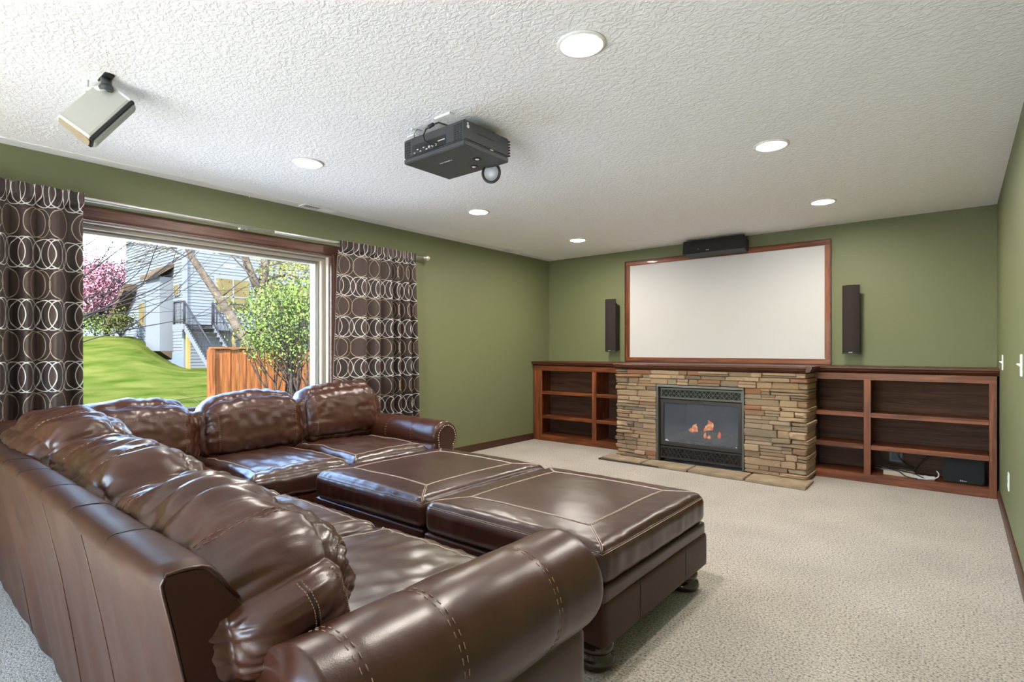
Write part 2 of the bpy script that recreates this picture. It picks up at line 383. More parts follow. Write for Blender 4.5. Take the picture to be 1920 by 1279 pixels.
wl_ = MB().ring(YF, YB, -.1, CEIL, 0, XL-.25, XL, 'x', (WY0-YF, YB-WY1, WZ0+.1, CEIL-WZ1))
struct('wall_left', wl_, 'wall_green')
def baseboard(name, pts, y0, y1, x0, side):
    pr = [(x0, 0), (x0+side*.014, 0), (x0+side*.014, .062), (x0+side*.010, .074), (x0+side*.005, .082), (x0, .082)]
    struct(name, MB().prism(pr, 'y', y0, y1), 'trim_dark')
baseboard('baseboard_left', None, YF, YC, XL, 1)
baseboard('baseboard_right', None, YF, YC, XR, -1)

# window
wn_ = tag(empty('window_1', (XL, (WY0+WY1)/2, WZ0)), kind='structure'); wn_['label'] = 'wide picture window with brown wood casing above the sofa'
def wpart(mb, name, mat, bevel=0):
    o = mb.build(name, mat, wn_, bevel=bevel); o.matrix_parent_inverse = Matrix.Translation(-Vector(wn_.location)); return o
# wood casing on the room side
CW = .082
wpart(B(XL-.005, XL+.022, WY0-CW, WY1+CW, WZ1, WZ1+CW), 'casing_head', 'window_wood', .006)
wpart(B(XL-.005, XL+.022, WY1, WY1+CW, WZ0-.06, WZ1), 'casing_side', 'window_wood_z', .006)
wpart(B(XL-.005, XL+.022, WY0-CW, WY0, WZ0-.06, WZ1), 'casing_side', 'window_wood_z', .006)
wpart(B(XL-.005, XL+.05, WY0-CW, WY1+CW, WZ0-.04, WZ0), 'window_sill', 'window_wood', .006)
# jamb lining + stepped vinyl frame
def frame(y0, y1, z0, z1, w, x0, x1):
    return MB().ring(y0, y1, z0, z1, w, x0, x1, 'x')
wpart(frame(WY0, WY1, WZ0, WZ1, .012, XL-.06, XL+.004), 'jamb', 'window_wood')
wpart(frame(WY0, WY1, WZ0, WZ1, .022, XL-.075, XL-.035), 'outer_frame', 'frame_vinyl')
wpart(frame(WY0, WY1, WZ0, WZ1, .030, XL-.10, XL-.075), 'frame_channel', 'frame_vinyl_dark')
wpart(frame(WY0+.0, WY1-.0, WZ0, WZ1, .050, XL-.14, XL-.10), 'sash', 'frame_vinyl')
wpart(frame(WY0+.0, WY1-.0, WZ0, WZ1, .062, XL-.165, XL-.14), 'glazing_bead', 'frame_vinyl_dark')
wpart(frame(WY0+.0, WY1-.0, WZ0, WZ1, .075, XL-.25, XL-.165), 'exterior_frame', 'frame_vinyl')
wpart(B(XL-.158, XL-.152, WY0+.05, WY1-.05, WZ0+.05, WZ1-.05), 'pane', 'window_glass')

# ================================================================== LEATHER CUSHION KIT
def smooth(a, b_, t): t = max(0, min(1, (t-a)/(b_-a))); return t*t*(3-2*t)
def nz3(x, y, z): return noise.noise(Vector((x, y, z)))
class Cush:
    def __init__(s, h, r, puff=(0, 0, 0), wr=None, deform=None, M=None):
        s.h = Vector(h); s.r = r; s.puff = puff; s.wr = wr; s.df = deform; s.M = M or Matrix()
    def f(s, q, off=0.0):
        h, r = s.h, s.r
        p = Vector((q[0]*h[0], q[1]*h[1], q[2]*h[2]))
        inn = Vector([max(-(h[i]-r), min(h[i]-r, p[i])) for i in range(3)])
        d = p-inn; nn = d.normalized() if d.length > 1e-9 else Vector((0, 0, 1))
        p = inn+nn*r
        g = [max(0, 1-q[i]*q[i]) for i in range(3)]
        for i in range(3):
            j, k = (i+1) % 3, (i+2) % 3
            p[i] += s.puff[i]*q[i]*abs(q[i])*math.sqrt(g[j])*math.sqrt(g[k])
        if s.wr: off = off+s.wr(p, q)
        p += nn*off
        if s.df: p = s.df(p, q)
        return s.M @ p
    def mesh(s, name, mat, parent, n=(36, 36, 30), ):
        key = {}; vs = []; fs = []
        def g(t, N):
            u = -1+2*t/N; return .5*u+.5*math.sin(u*PI/2)
        def vid(ijk):
            if ijk not in key:
                key[ijk] = len(vs); vs.append(tuple(s.f([g(ijk[a], n[a]) for a in range(3)])))
            return key[ijk]
        for ax in range(3):
            b1, b2 = [(1, 2), (2, 0), (0, 1)][ax]
            for sd in (0, n[ax]):
                for i in range(n[b1]):
                    for j in range(n[b2]):
                        c = []
                        for (di, dj) in ((0, 0), (1, 0), (1, 1), (0, 1)):
                            k = [0, 0, 0]; k[ax] = sd; k[b1] = i+di; k[b2] = j+dj; c.append(vid(tuple(k)))
                        fs.append(tuple(c) if sd else tuple(c[::-1]))
        me = bpy.data.meshes.new(name); me.from_pydata(vs, [], fs); me.polygons.foreach_set('use_smooth', [True]*len(fs))
        me.materials.append(MATS[mat]); o = bpy.data.objects.new(name, me); C.objects.link(o); o.parent = parent
        return o
    def line(s, mb, q0, q1, N=36, r=.0013, off=.0012):
        pts = [s.f([q0[a]+(q1[a]-q0[a])*i/N for a in range(3)], off) for i in range(N+1)]
        mb.tube(pts, r, 5)
    def path(s, mb, qs, N=28, r=.0013, off=.0012):
        for a, b_ in zip(qs[:-1], qs[1:]): s.line(mb, a, b_, N, r, off)
    def stitch(s, mb, q0, q1, N=60, r=.0011, off=.0012):
        """dashed stitches"""
        for i in range(0, N, 2):
            a = [q0[k]+(q1[k]-q0[k])*i/N for k in range(3)]; b_ = [q0[k]+(q1[k]-q0[k])*(i+1.25)/N for k in range(3)]
            m_ = [(a[k]+b_[k])/2 for k in range(3)]
            mb.tube([s.f(a, off*.4), s.f(m_, off), s.f(b_, off*.4)], r, 4)
def creases(seed, amp, fx, fy, fz, amp2=0.0, f2=3.0):
    def w(p, q):
        a = nz3(p.x*fx+seed, p.y*fy-seed*.7, p.z*fz+seed*1.3)
        b_ = nz3(p.x*fx*2.3+seed*2, p.y*fy*2.1, p.z*fz*2.2-seed)
        c_ = nz3(p.x*fx*.9-seed, p.y*fy*1.6+seed, p.z*fz*2.9+seed)
        v = amp*.85*(abs(a)*1.9-.45)+amp*.5*(abs(b_)*1.9-.45)+amp*.35*(abs(c_)*1.9-.45)
        if amp2: v += amp2*nz3(p.x*f2+seed, p.y*f2, p.z*f2)
        return v
    return w
T = Matrix.Translation
def Rz(a): return Matrix.Rotation(a, 4, 'Z')
def Rx(a): return Matrix.Rotation(a, 4, 'X')
def Ry(a): return Matrix.Rotation(a, 4, 'Y')

# ================================================================== SECTIONAL SOFA
sofa = tag(empty('sectional_sofa', (-4.2, .6, 0)), 'large brown leather L-shaped sectional sofa with rolled arms and puffy cushions', 'sofa')
SPI = Matrix.Translation(-Vector(sofa.location))
def sp_(o): o.matrix_parent_inverse = SPI; return o

# --- back frame of the near run (raked, ledge on top), seen from behind
def raked_back(name, L0, L1, M, seams, mat='leather_back', N=110):
    # profile (depth, height): rear bottom, rear top, ledge, front
    prof = [(.120, .045), (.112, .10), (.092, .25), (.070, .40), (.045, .55), (.020, .68), (.004, .755), (.002, .776), (.008, .787), (.020, .792), (.050, .793), (.080, .790), (.096, .782), (.110, .765), (.150, .70), (.262, .52), (.30, .32), (.31, .10), (.31, .045)]
    vs = []; fs = []; k = len(prof)
    for i in range(N+1):
        L = L0+(L1-L0)*i/N
        for j, (d, z) in enumerate(prof):
            w = 0
            if j < 7:
                w = .016*nz3(L*3.1, z*.6, 3.3)+.011*nz3(L*7.5+z*1.1, z*.9, 9.1)+.003*nz3(L*19+z*2, z*1.2, 4.1)
                w *= min(1, (L1-L)/.12+.15)*(1-abs(j-3)/9)
            for s0 in seams:
                dd = abs(L-s0)
                if dd < .03 and 7 <= j <= 13: z -= .004*(1-dd/.03)
            e = 0
            if L1-L < .02: e = (.02-(L1-L))*.5
            vs.append(M @ Vector((L, d+w+(e if j < 9 else -e), z-(e if 7 <= j <= 13 else 0))))
    for i in range(N):
        for j in range(k):
            j2 = (j+1) % k; fs.append((i*k+j, i*k+j2, (i+1)*k+j2, (i+1)*k+j))
    mb = MB(); mb.add(vs, fs, True); mb.add(vs[:k], [tuple(range(k-1, -1, -1))]); mb.add(vs[N*k:], [tuple(range(k))]); o = mb.build(name, mat, sofa); sp_(o)
    th = MB()
    for s0 in seams:
        pts = [M @ Vector((s0, d-.001 if j < 7 else d, z+(.001 if j >= 7 else 0)-.003*(7 <= j <= 13))) for j, (d, z) in enumerate(prof[7:13], 7)]
        th.tube(pts, .0014, 5)
    t_ = th.build('seam', 'tape', o); t_.matrix_parent_inverse = Matrix()
    return o, prof
nb_seams = [-2.72, -2.43, -2.09, -1.77, -1.44]
nback, prf = raked_back('back_frame', -4.21, -1.115, T((0, .35, 0)), nb_seams)
# vertical seams on the rear leather, end piping
th = MB()
for L in (-1.62, -2.05, -2.9):
    pts = [Vector((L, .35+d-.0006+(.016*nz3(L*3.1, z*.6, 3.3)+.011*nz3(L*7.5+z*1.1, z*.9, 9.1)+.003*nz3(L*19+z*2, z*1.2, 4.1))*(1-abs(j-3)/9), z)) for j, (d, z) in enumerate(prf[:7])]
    th.tube(pts, .0012, 5)
s_ = th.build('seam', 'leather', nback)
th = MB(); th.tube([Vector((-1.118, .35+d+(.006 if j < 9 else -.004), z-(.006 if 7 <= j <= 13 else 0))) for j, (d, z) in enumerate(prf[:15])], .0035, 6)
th.build('piping', 'leather', nback)
fback, _ = raked_back('back_frame', .36, 3.02, T((XL+.195, 0, 0)) @ Matrix(((0, 1, 0, 0), (1, 0, 0, 0), (0, 0, 1, 0), (0, 0, 0, 1))), [1.2, 2.0], N=60)

# --- base rails
sp_(rbox(-3.42, -1.12, .56, 1.40, .06, .315, 'seat_base', 'leather', sofa, .02))
sp_(rbox(-4.28, -3.14, .56, 2.90, .06, .315, 'seat_base', 'leather', sofa, .02))
# --- arms: rolled profile swept along its length
def roll_arm(name, M, L0, L1, zc, R, side, seams, nails=False, mat='leather'):
    """profile in (u,z): outer side is +u*side"""
    prof = []
    def add(u, z): prof.append((u, z))
    add(-.115, .06); add(-.115, zc-.06)
    a0, a1 = math.radians(205), math.radians(-62)
    cu = .012
    for i in range(27):
        a = a0+(a1-a0)*i/26; add(cu+R*math.cos(a), zc+R*math.sin(a)*1.0)
    add(.088, zc-R*.93); add(.095, zc-R*1.02); add(.096, .06)
    k = len(prof); N = 60; vs = []; fs = []
    for i in range(N+1):
        L = L0+(L1-L0)*i/N; e = 0
        if i == N: e = .012
        if i == N-1: e = .003
        for j, (u, z) in enumerate(prof):
            w = 0
            if 2 <= j <= 28:
                w = .005*nz3(L*4+5, u*4, z*4)+.002*nz3(L*12+5, u*7, z*7)
                for s0 in seams:
                    dd = abs(L-s0)
                    if dd < .022: w -= .0035*(1-dd/.022)
                w -= e
            cc = Vector((cu, zc)); dv = Vector((u, z))-cc; dv = dv.normalized() if dv.length else dv
            uu, zz = u+(dv.x*w if 2 <= j <= 28 else (-e if u > 0 else e)), z+(dv.y*w if 2 <= j <= 28 else 0)
            vs.append(M @ Vector((uu*side, L, zz)))
    for i in range(N):
        for j in range(k):
            j2 = (j+1) % k; fs.append((i*k+j, i*k+j2, (i+1)*k+j2, (i+1)*k+j))
    fs += [tuple(range(k-1, -1, -1)), tuple(range(N*k, (N+1)*k))]
    mb = MB(); mb.add(vs, fs, True); o = mb.build(name, mat, sofa); sp_(o)
    th = MB()
    for s0 in seams:
        for ds in (-.007, .007):
            for i in range(2, 28):
                pa = []
                for t in (0, .5):
                    u, z = prof[i][0]*(1-t)+prof[i+1][0]*t, prof[i][1]*(1-t)+prof[i+1][1]*t
                    dv = (Vector((u, z))-Vector((cu, zc))).normalized()
                    w = .005*nz3((s0+ds)*4+5, u*4, z*4)+.002*nz3((s0+ds)*12+5, u*7, z*7)-.0035*(1-abs(ds)/.022)+.0009
                    pa.append(M @ Vector(((u+dv.x*w)*side, s0+ds, z+dv.y*w)))
                th.tube(pa, .0012, 4)
    th.build('stitching', 'thread_dark', o)
    if nails:
        # raised front panel with a row of brass nail heads
        pp = []
        r2 = R*.80
        for i in range(21):
            a = math.radians(198)+(math.radians(-40)-math.radians(198))*i/20; pp.append((cu+r2*math.cos(a), zc+r2*math.sin(a)))
        pp = [(-.078, .07)]+pp+[(.062, .07)]
        pm = MB(); pl = [(u*side, z) for u, z in pp]; pm.prism(pl, 'y', L1-.004, L1+.012, M); pm.build('front_panel', mat, o)
        hd = MB(); pk = []
        for (a, b_) in zip(pp[:-1], pp[1:]):
            a, b_ = Vector(a), Vector(b_); nseg = max(1, int((b_-a).length/.018))
            for i in range(nseg): pk.append(a.lerp(b_, i/nseg))
        last = None; cen = Vector((cu-.005, zc-.05))
        for q in pk:
            if last is not None and (q-last).length < .016: continue
            last = q; qq = q+(Vector((0, 1)) if False else (cen-q).normalized())*.012
            hd.lathe([(.0001, .0055), (.0035, .0045), (.0058, .0015), (.006, 0)], 8, M @ T((qq.x*side, L1+.012, qq.y)) @ Rx(-PI/2))
        hd.build('nail_heads', 'nail_brass', o)
    return o
roll_arm('arm', T((-.955, 0, 0)), .515, 1.40, .500, .150, 1, [.60, .82, 1.17])
sp_(rbox(-1.12, -.875, .44, .62, .06, .47, 'arm_back', 'leather', sofa, .03))
# far arm (runs towards +x, outer side towards +y)
MF = Matrix(((0, 1, 0, 0), (1, 0, 0, 2.965), (0, 0, 1, 0), (0, 0, 0, 1)))
roll_arm('arm', MF, -4.255, -3.12, .515, .128, 1, [-3.72, -3.40], nails=True)

# --- seat cushions
def seat(M, hx, hy, seed, lines=True):
    c = Cush((hx, hy, .085), .06, (0.0, 0.012, .040), creases(seed, .009, 11, 5, 4, .005), None, M)
    o = c.mesh('seat_cushion', 'leather_seat', sofa, (44, 44, 14)); sp_(o)
    if lines:
        th = MB()
        for dd in (0, .018):
            c.path(th, [(-.80+dd, -.95, 1), (-.80+dd, .80-dd, 1), (.80-dd, .80-dd, 1), (.80-dd, -.95, 1)], 24, .0012)
            c.line(th, (-.80+dd, .80-dd, 1), (-.96+dd, .97, 1), 8, .0012); c.line(th, (.80-dd, .80-dd, 1), (.96-dd, .97, 1), 8, .0012)
        th.build('stitching', 'thread', o)
    return o
ZS = .375
for (x0, x1, sd) in ((-1.90, -1.085, 1.0), (-2.70, -1.90, 5.0), (-3.44, -2.70, 9.0)):
    seat(T(((x0+x1)/2, 1.05, ZS)) @ Rx(-.02), (x1-x0)/2-.004, .40, sd)
# corner cushion and the far run
seat(T((-3.80, 1.02, ZS)), .375, .42, 13.0)
for (y0, y1, sd) in ((1.45, 2.14, 21.0), (2.14, 2.84, 27.0)):
    seat(T((-3.55, (y0+y1)/2, ZS)) @ Rz(-PI/2), (y1-y0)/2-.004, .42, sd)

# --- back cushions
def backcush(M, hx, hy, hz, seed, amp=.012, lines=True, n=(56, 34, 44), slump=.03):
    w0 = creases(seed, amp, 11, 3.2, 7.5, .010)
    def w(p, q):
        k = .45+.55*min(1, max(abs(q[0]), abs(q[2]))**2)
        if seed == 3.0: k *= 1-.55*smooth(.85, 1.0, q[0])
        return w0(p, q)*k
    def df(p, q):
        p = p.copy(); t = (p.z+hz)/(2*hz)
        p.z -= (slump+.025*(q[0]**4))*(q[0]**2)*t + .012*math.sin(seed+q[0]*2.5)*t
        
        if seed == 3.0: p.z += -.075*smooth(-.3, 1.0, q[0])*t+.15*smooth(.1, 1.0, q[0])*(1-t)
        return p
    c = Cush((hx, hy, hz), min(hy*.93, .145), (.035, .035, .02), w, df, M)
    o = c.mesh('back_cushion', 'leather', sofa, n); sp_(o)
    if lines:
        th = MB(); dk = MB()
        for dd in (-.014, .014):
            c.stitch(th, (-.72, -1, .42+dd), (.72, -1, .42+dd), 70); c.stitch(th, (-.72, 1, .42+dd), (.72, 1, .42+dd), 70)
            for sx in (-1, 1):
                c.stitch(th, (sx*(.72+dd*.6), 1, -.9), (sx*(.72+dd*.6), 1, .42), 40)
                c.stitch(th, (sx*(.72+dd*.6), 1, .42), (sx*(.96+dd*.6), 1, .80), 16)
                c.stitch(th, (sx*(.5+dd), -.8, 1), (sx*(.5+dd), .8, 1), 26)
                c.stitch(th, (sx, .10+dd*2.2, -.92), (sx, .10+dd*2.2, .92), 60)
                c.stitch(th, (sx, .70+dd*1.5, -.85), (sx, .70+dd*1.5, .85), 60)
        for sx in (-1, 1): c.line(dk, (sx, .10, -.92), (sx, .10, .92), 40, .0010, .0003)
        th.build('stitching', 'thread_dark', o); dk.build('seam', 'tape', o)
    return o
TILT = .20
for (xc, hx, sd, zc) in ((-1.462, .400, 3.0, .612), (-2.31, .405, 8.0, .630), (-3.15, .43, 15.0, .685)):
    backcush(T((xc, .605 if sd == 3.0 else .635, zc)) @ Rx(TILT), hx, .17, .235, sd, .021, n=(72, 40, 56) if sd == 3.0 else (56, 34, 44))
for (yc, hy, sd, zc) in ((1.10, .40, 31.0, .632), (1.87, .385, 37.0, .645), (2.60, .385, 44.0, .680)):
    backcush(T((XL+.375, yc, zc)) @ Rz(-PI/2) @ Rx(TILT), hy, .15, .23, sd, .012)
# small wooden feet under the sofa
ft = MB().lathe([(.035, 0), (.045, .01), (.045, .04), (.038, .06)], 16).build('foot', 'foot_wood', sofa)
for i, (x, y) in enumerate(((-1.0, .55), (-1.0, 1.32), (-2.6, .62), (-3.2, 2.85), (-4.2, 2.85), (-4.2, .6), (-3.2, 1.32))):
    o = ft if i == 0 else share(ft, 'foot', sofa)
    sp_(o); o.location = (x, y, 0)

# ================================================================== OTTOMANS
def ottoman(x0, x1, y0, y1, seed, label):
    xc, yc = (x0+x1)/2, (y0+y1)/2; hx, hy = (x1-x0)/2, (y1-y0)/2
    t = tag(empty('ottoman', (xc, yc, 0)), label, 'ottoman', 'leather ottomans in front of the sofa')
    def wr(p, q):
        side = abs(q[2]) < .99
        k = max(abs(q[0]), abs(q[1]))
        if q[2] > .99: return .0035*nz3(p.x*5+seed, p.y*5, 1)+.003*max(0, (k-.6)/.4)*(abs(nz3(p.x*22+seed, p.y*22, 2))*2-.4)+.0012*nz3(p.x*14+seed, p.y*30, 2)
        return .006*(abs(nz3(p.x*13+seed, p.y*13, p.z*3))*1.6-.4)*(1-abs(q[2])*.6)
    c = Cush((hx, hy, .075), .05, (.006, .006, .030), wr, None, T((0, 0, .402)))
    o = c.mesh('cushion', 'leather_ottoman', t, (60, 60, 16))
    th = MB()
    for dd in (0, .014):
        a = .68-dd
        c.path(th, [(-a, -a, 1), (a, -a, 1), (a, a, 1), (-a, a, 1), (-a, -a, 1)], 40, .0015)
    for sx in (-1, 1):
        for sy in (-1, 1):
            for dd in (-.012, .012): c.line(th, (sx*.68, sy*(.68)+dd*sx, 1), (sx*.985, sy*.985+dd*sx, 1), 16, .0015)
    for zz in (.80,):
        c.path(th, [(-1, -1, zz), (1, -1, zz), (1, 1, zz), (-1, 1, zz), (-1, -1, zz)], 40, .0012)
    th.build('stitching', 'thread', o)
    # welt around the rim
    we = MB(); c.path(we, [(-1, -1, .88), (1, -1, .88), (1, 1, .88), (-1, 1, .88), (-1, -1, .88)], 40, .0035, .0); we.build('welt', 'leather_ottoman', o)
    def bw(p, q): return .003*nz3(p.x*5+seed, p.y*5, p.z*3)
    cl = Cush((hx-.004, hy-.004, .033), .016, (0, 0, 0), bw, None, T((0, 0, .300))); cl.mesh('band', 'leather_ottoman', t, (30, 30, 8))
    cb = Cush((hx+.002, hy+.002, .084), .018, (.004, .004, 0), bw, None, T((0, 0, .196))); bo = cb.mesh('base', 'leather_back', t, (36, 36, 12))
    sm = MB()
    for q in (-.45, .45):
        for s0 in (-1, 1):
            cb.line(sm, (q, s0, -.9), (q, s0, .9), 10, .0015, .0003); cb.line(sm, (s0, q, -.9), (s0, q, .9), 10, .0015, .0003)
    sm.build('seam', 'tape', bo)
    ff = None
    for sx in (-1, 1):
        for sy in (-1, 1):
            if ff is None:
                ff = MB().lathe([(.050, 0), (.066, .006), (.074, .020), (.075, .034), (.069, .048), (.058, .054), (.056, .060), (.064, .066), (.069, .078), (.066, .090), (.056, .098), (.052, .112), (.05, .13)], 28).build('bun_foot', 'foot_wood', t); f_ = ff
            else: f_ = share(ff, 'bun_foot', t)
            f_.location = (sx*(hx-.085), sy*(hy-.085), 0)
    return t
ottoman(-1.965, -.985, 1.72, 2.745, 2.0, 'dark brown leather ottoman on bun feet, nearest the open carpet')
ottoman(-2.950, -1.985, 1.735, 2.775, 6.0, 'dark brown leather ottoman pushed between its twin and the seats under the window')

# ================================================================== CURTAINS
def curtain(name, label, y0, y1, ztop, seed, folds, flat0=0, y0b=None, y1b=None):
    t = tag(empty(name, (XL+.10, (y0+y1)/2, 0)), label, 'curtain', 'ring-patterned curtains at the window')
    y0b = y0 if y0b is None else y0b; y1b = y1 if y1b is None else y1b
    NU, NV = 240, 70; zb = .03; verts = []; uvs = []
    prev = None
    # cloth coordinate accumulates real length so the printed rings foreshorten in the folds
    def off(s, z):
        tt = (ztop-z)/(ztop-zb)
        a = .020+.030*min(1, tt*3)
        ph = folds*2*PI*(s+.035*math.sin(s*7+seed))
        flat = 0.25+.75*min(1, max(0, (s-flat0)/.12)) if flat0 else 1
        hz = .012*nz3(s*9+seed, z*1.3, seed)
        return (a*math.sin(ph)+.35*a*math.sin(ph*.5+1.1))*flat+hz
    U = 0; us = []
    for i in range(NU+1):
        s = i/NU; yy = y0+(y1-y0)*s; xx = off(s, 1.2)
        if prev: U += math.hypot(yy-prev[0], xx-prev[1])
        prev = (yy, xx); us.append(U)
    faces = []
    for i in range(NU+1):
        s = i/NU
        for j in range(NV+1):
            z = ztop-.105*j/14 if j <= 14 else ztop-.105-(ztop-.105-zb)*(j-14)/(NV-14); tt = (ztop-z)/(ztop-zb)
            ya = y0+(y0b-y0)*tt; yb_ = y1+(y1b-y1)*tt
            x = off(s, z)
            if z > ztop-.10:       # rod pocket and ruffled header, gathered in front of the rod
                k = min(1, (z-(ztop-.10))/.035); k = k*k*(3-2*k)
                x = x*(1-k)+k*(.030+.007*math.sin(folds*4*PI*s+seed)+.003*nz3(s*60, z*30, seed))
            zz = z+(.010*nz3(s*26+seed, 0, 4) if j == 0 else 0)
            verts.append((x, ya+(yb_-ya)*s-(y0+y1)/2, zz)); uvs.append((us[i]+.003*nz3(z*4, s*3, 1), z))
    for i in range(NU):
        for j in range(NV):
            a = i*(NV+1)+j; faces.append((a, a+1, a+NV+2, a+NV+1))
    me = bpy.data.meshes.new('panel'); me.from_pydata(verts, [], faces); ul = me.uv_layers.new(name='UVMap')
    for lp in me.loops: ul.data[lp.index].uv = uvs[lp.vertex_index]
    me.polygons.foreach_set('use_smooth', [True]*len(faces)); me.materials.append(MATS['curtain_cloth'])
    o = bpy.data.objects.new('panel', me); C.objects.link(o); o.parent = t
    # lining behind it, a few millimetres towards the window
    v2 = [(v[0]-.006, v[1], v[2]) for v in verts]
    lf_ = [f[::-1] for f in faces if f[0] % (NV+1) >= 15]
    me = bpy.data.meshes.new('lining'); me.from_pydata(v2, [], lf_); me.polygons.foreach_set('use_smooth', [True]*len(lf_)); me.materials.append(MATS['curtain_lining'])
    o = bpy.data.objects.new('lining', me); C.objects.link(o); o.parent = t
    return t
curtain('curtain', 'brown ring-printed curtain at the left end of the rod beside the lawn', .18, .945, 2.195, 2.0, 5)
curtain('curtain', 'brown ring-printed curtain gathered between the window and the bare green wall', 2.79, 3.68, 2.185, 7.0, 7, .28, 2.70, 3.745)
rod = tag(empty('curtain_rod', (XL+.10, 2, 2.165)), 'slim brushed nickel curtain rod with ball finial above the window', 'curtain rod')
MB().tube([(0, -1.95, 0), (0, .2, 0)], .0145, 14).build('rod', 'rod_nickel', rod)
MB().tube([(0, -.1, 0), (0, 1.81, 0)], .0125, 14).build('rod', 'rod_nickel', rod)
MB().lathe([(.013, 0), (.018, .004), (.018, .012), (.011, .018), (.014, .024), (.024, .034), (.030, .048), (.030, .056), (.025, .070), (.014, .079), (.002, .083)], 20, T((0, 1.81, 0)) @ Rx(-PI/2)).build('finial', 'rod_nickel', rod)
for yy in (-.02, 1.72, -1.7):
    b_ = MB().tube([(-.10, yy, .004), (-.02, yy, .004), (0, yy, -.016)], .007, 8).lathe([(.024, 0), (.024, .006), (.01, .012)], 16, T((-.10, yy, .004)) @ Ry(PI/2)); b_.build('bracket', 'rod_nickel', rod)

# ================================================================== BOOKCASES
def bookcase(label, x0, x1, stiles, sh_up, sh_lo, outlet=None):
    t = tag(empty('bookcase', ((x0+x1)/2, YC, 0)), label, 'bookcase', 'built-in bookcases either side of the fireplace')
    X = (x0+x1)/2
    def bx(a, b_, c, d, e, f, nm, mt, bev=.003):
        o = B(a-X, b_-X, c-YC, d-YC, e, f).build(nm, mt, t, bevel=bev); return o
    yb = YB-.012; TOP = .985
    bx(x0, x1, yb-.012, yb, .06, TOP, 'back_panel', 'back_board', 0)
    bx(x0, x0+.02, YC+.02, yb-.012, .0, TOP, 'side_panel', 'cherry_z', 0); bx(x1-.02, x1, YC+.02, yb-.012, .0, TOP, 'side_panel', 'cherry_z', 0)
    bx(x0+.02, x1-.02, YC+.02, yb-.012, .055, .075, 'bottom_panel', 'cherry_x', 0)
    bx(x0+.02, x1-.02, YC+.02, yb-.012, TOP-.02, TOP, 'top_panel', 'cherry_x', 0)
    for (a, b_) in stiles: bx(a, b_, YC, YC+.021, .072 if (a > x0+.1 and b_ < x1-.1) else 0, .925, 'stile', 'cherry_z')
    xs = [s for s in stiles]
    bx(x0, x1, YC, YC+.021, .925, TOP, 'top_rail', 'cherry_x')
    bx(xs[0][1], xs[-1][0], YC, YC+.021, 0, .072, 'base_rail', 'cherry_x')
    # mid partition behind the middle stile
    mid = [(a, b_) for a, b_ in stiles if a > x0+.1 and b_ < x1-.1]
    for a, b_ in mid: bx((a+b_)/2-.01, (a+b_)/2+.01, YC+.021, yb-.012, .075, TOP-.02, 'partition', 'cherry_z', 0)
    for k in range(len(stiles)-1):
        a, b_ = stiles[k][1], stiles[k+1][0]
        for zz in (sh_up, sh_lo):
            s_ = bx(a+.001, b_-.001, YC+.03, yb-.013, zz-.032, zz-.008, 'shelf', 'cherry_x', 0)
            e_ = B(a+.001-X, b_-.001-X, .004, .030, zz-.042, zz).build('shelf_edge', 'cherry_x', s_, bevel=.003)
    return t
bookcase('dark cherry bookcase with four empty shelf bays between the window wall and the stone', XL+.016, -2.93, [(XL+.016, -4.285), (-3.512, -3.452), (-2.99, -2.93)], .655, .335)
bc2 = bookcase('wide cherry bookcase right of the fireplace holding a black subwoofer on its bottom shelf', -1.115, XR-.016, [(-1.115, -1.055), (-.668, -.615), (.187, XR-.016)], .630, .340)

# crown / mantel shelf that runs over both bookcases and the stone
mt = tag(empty('mantel_shelf', (-2, 5.8, .98)), 'long dark cherry mantel shelf with crown moulding above fireplace and bookcases', 'mantel')
def crown(d0):   # (depth from back wall outward as y, height)
    return [(YB-.001, .986), (d0+.030, .986), (d0+.026, .992), (d0+.012, 1.000), (d0+.002, 1.004), (d0-.006, 1.010), (d0-.012, 1.022), (d0-.022, 1.026), (d0-.026, 1.030), (d0-.026, 1.043), (d0-.020, 1.048), (YB-.001, 1.048)]
for (a, b_, d0, nm) in ((XL+.001, -2.99, YC-.012, 'crown_moulding'), (-1.06, XR-.001, YC-.012, 'crown_moulding'), (-2.99, -1.06, SY-.015, 'mantel_board')):
    MB().prism([(y-5.8, z-.98) for y, z in crown(d0)], 'x', a+2, b_+2).build(nm, 'cherry_dark_x', mt)
o = MB().prism([(-1.06+.03, .016), (-1.06+.048, .05), (-1.06+.048, .066), (-1.06, .066), (-1.06, .016)], 'y', SY-.035-5.8, YC-5.8)
o.v = [(x+2, y, z) for x, y, z in o.v]; o.build('return_moulding', 'cherry_dark_x', mt)

# ================================================================== STONE FIREPLACE
fp = tag(empty('stone_fireplace', (-2, SY, 0)), 'tan and brown stacked ledgestone fireplace surround between the bookcases', 'fireplace')
SX0, SX1, SZ1 = -2.965, -1.055, .984
FX0, FX1, FZ1 = -2.50, -1.595, .835
core = MB().prism([(SX0+.03, 0), (FX0, 0), (FX0, FZ1), (FX1, FZ1), (FX1, 0), (SX1-.03, 0), (SX1-.03, SZ1), (SX0+.03, SZ1)], 'y', SY+.03, YB-.01)
core.v = [(x+2, y-SY, z) for x, y, z in core.v]; core.build('backing', 'mortar', fp)
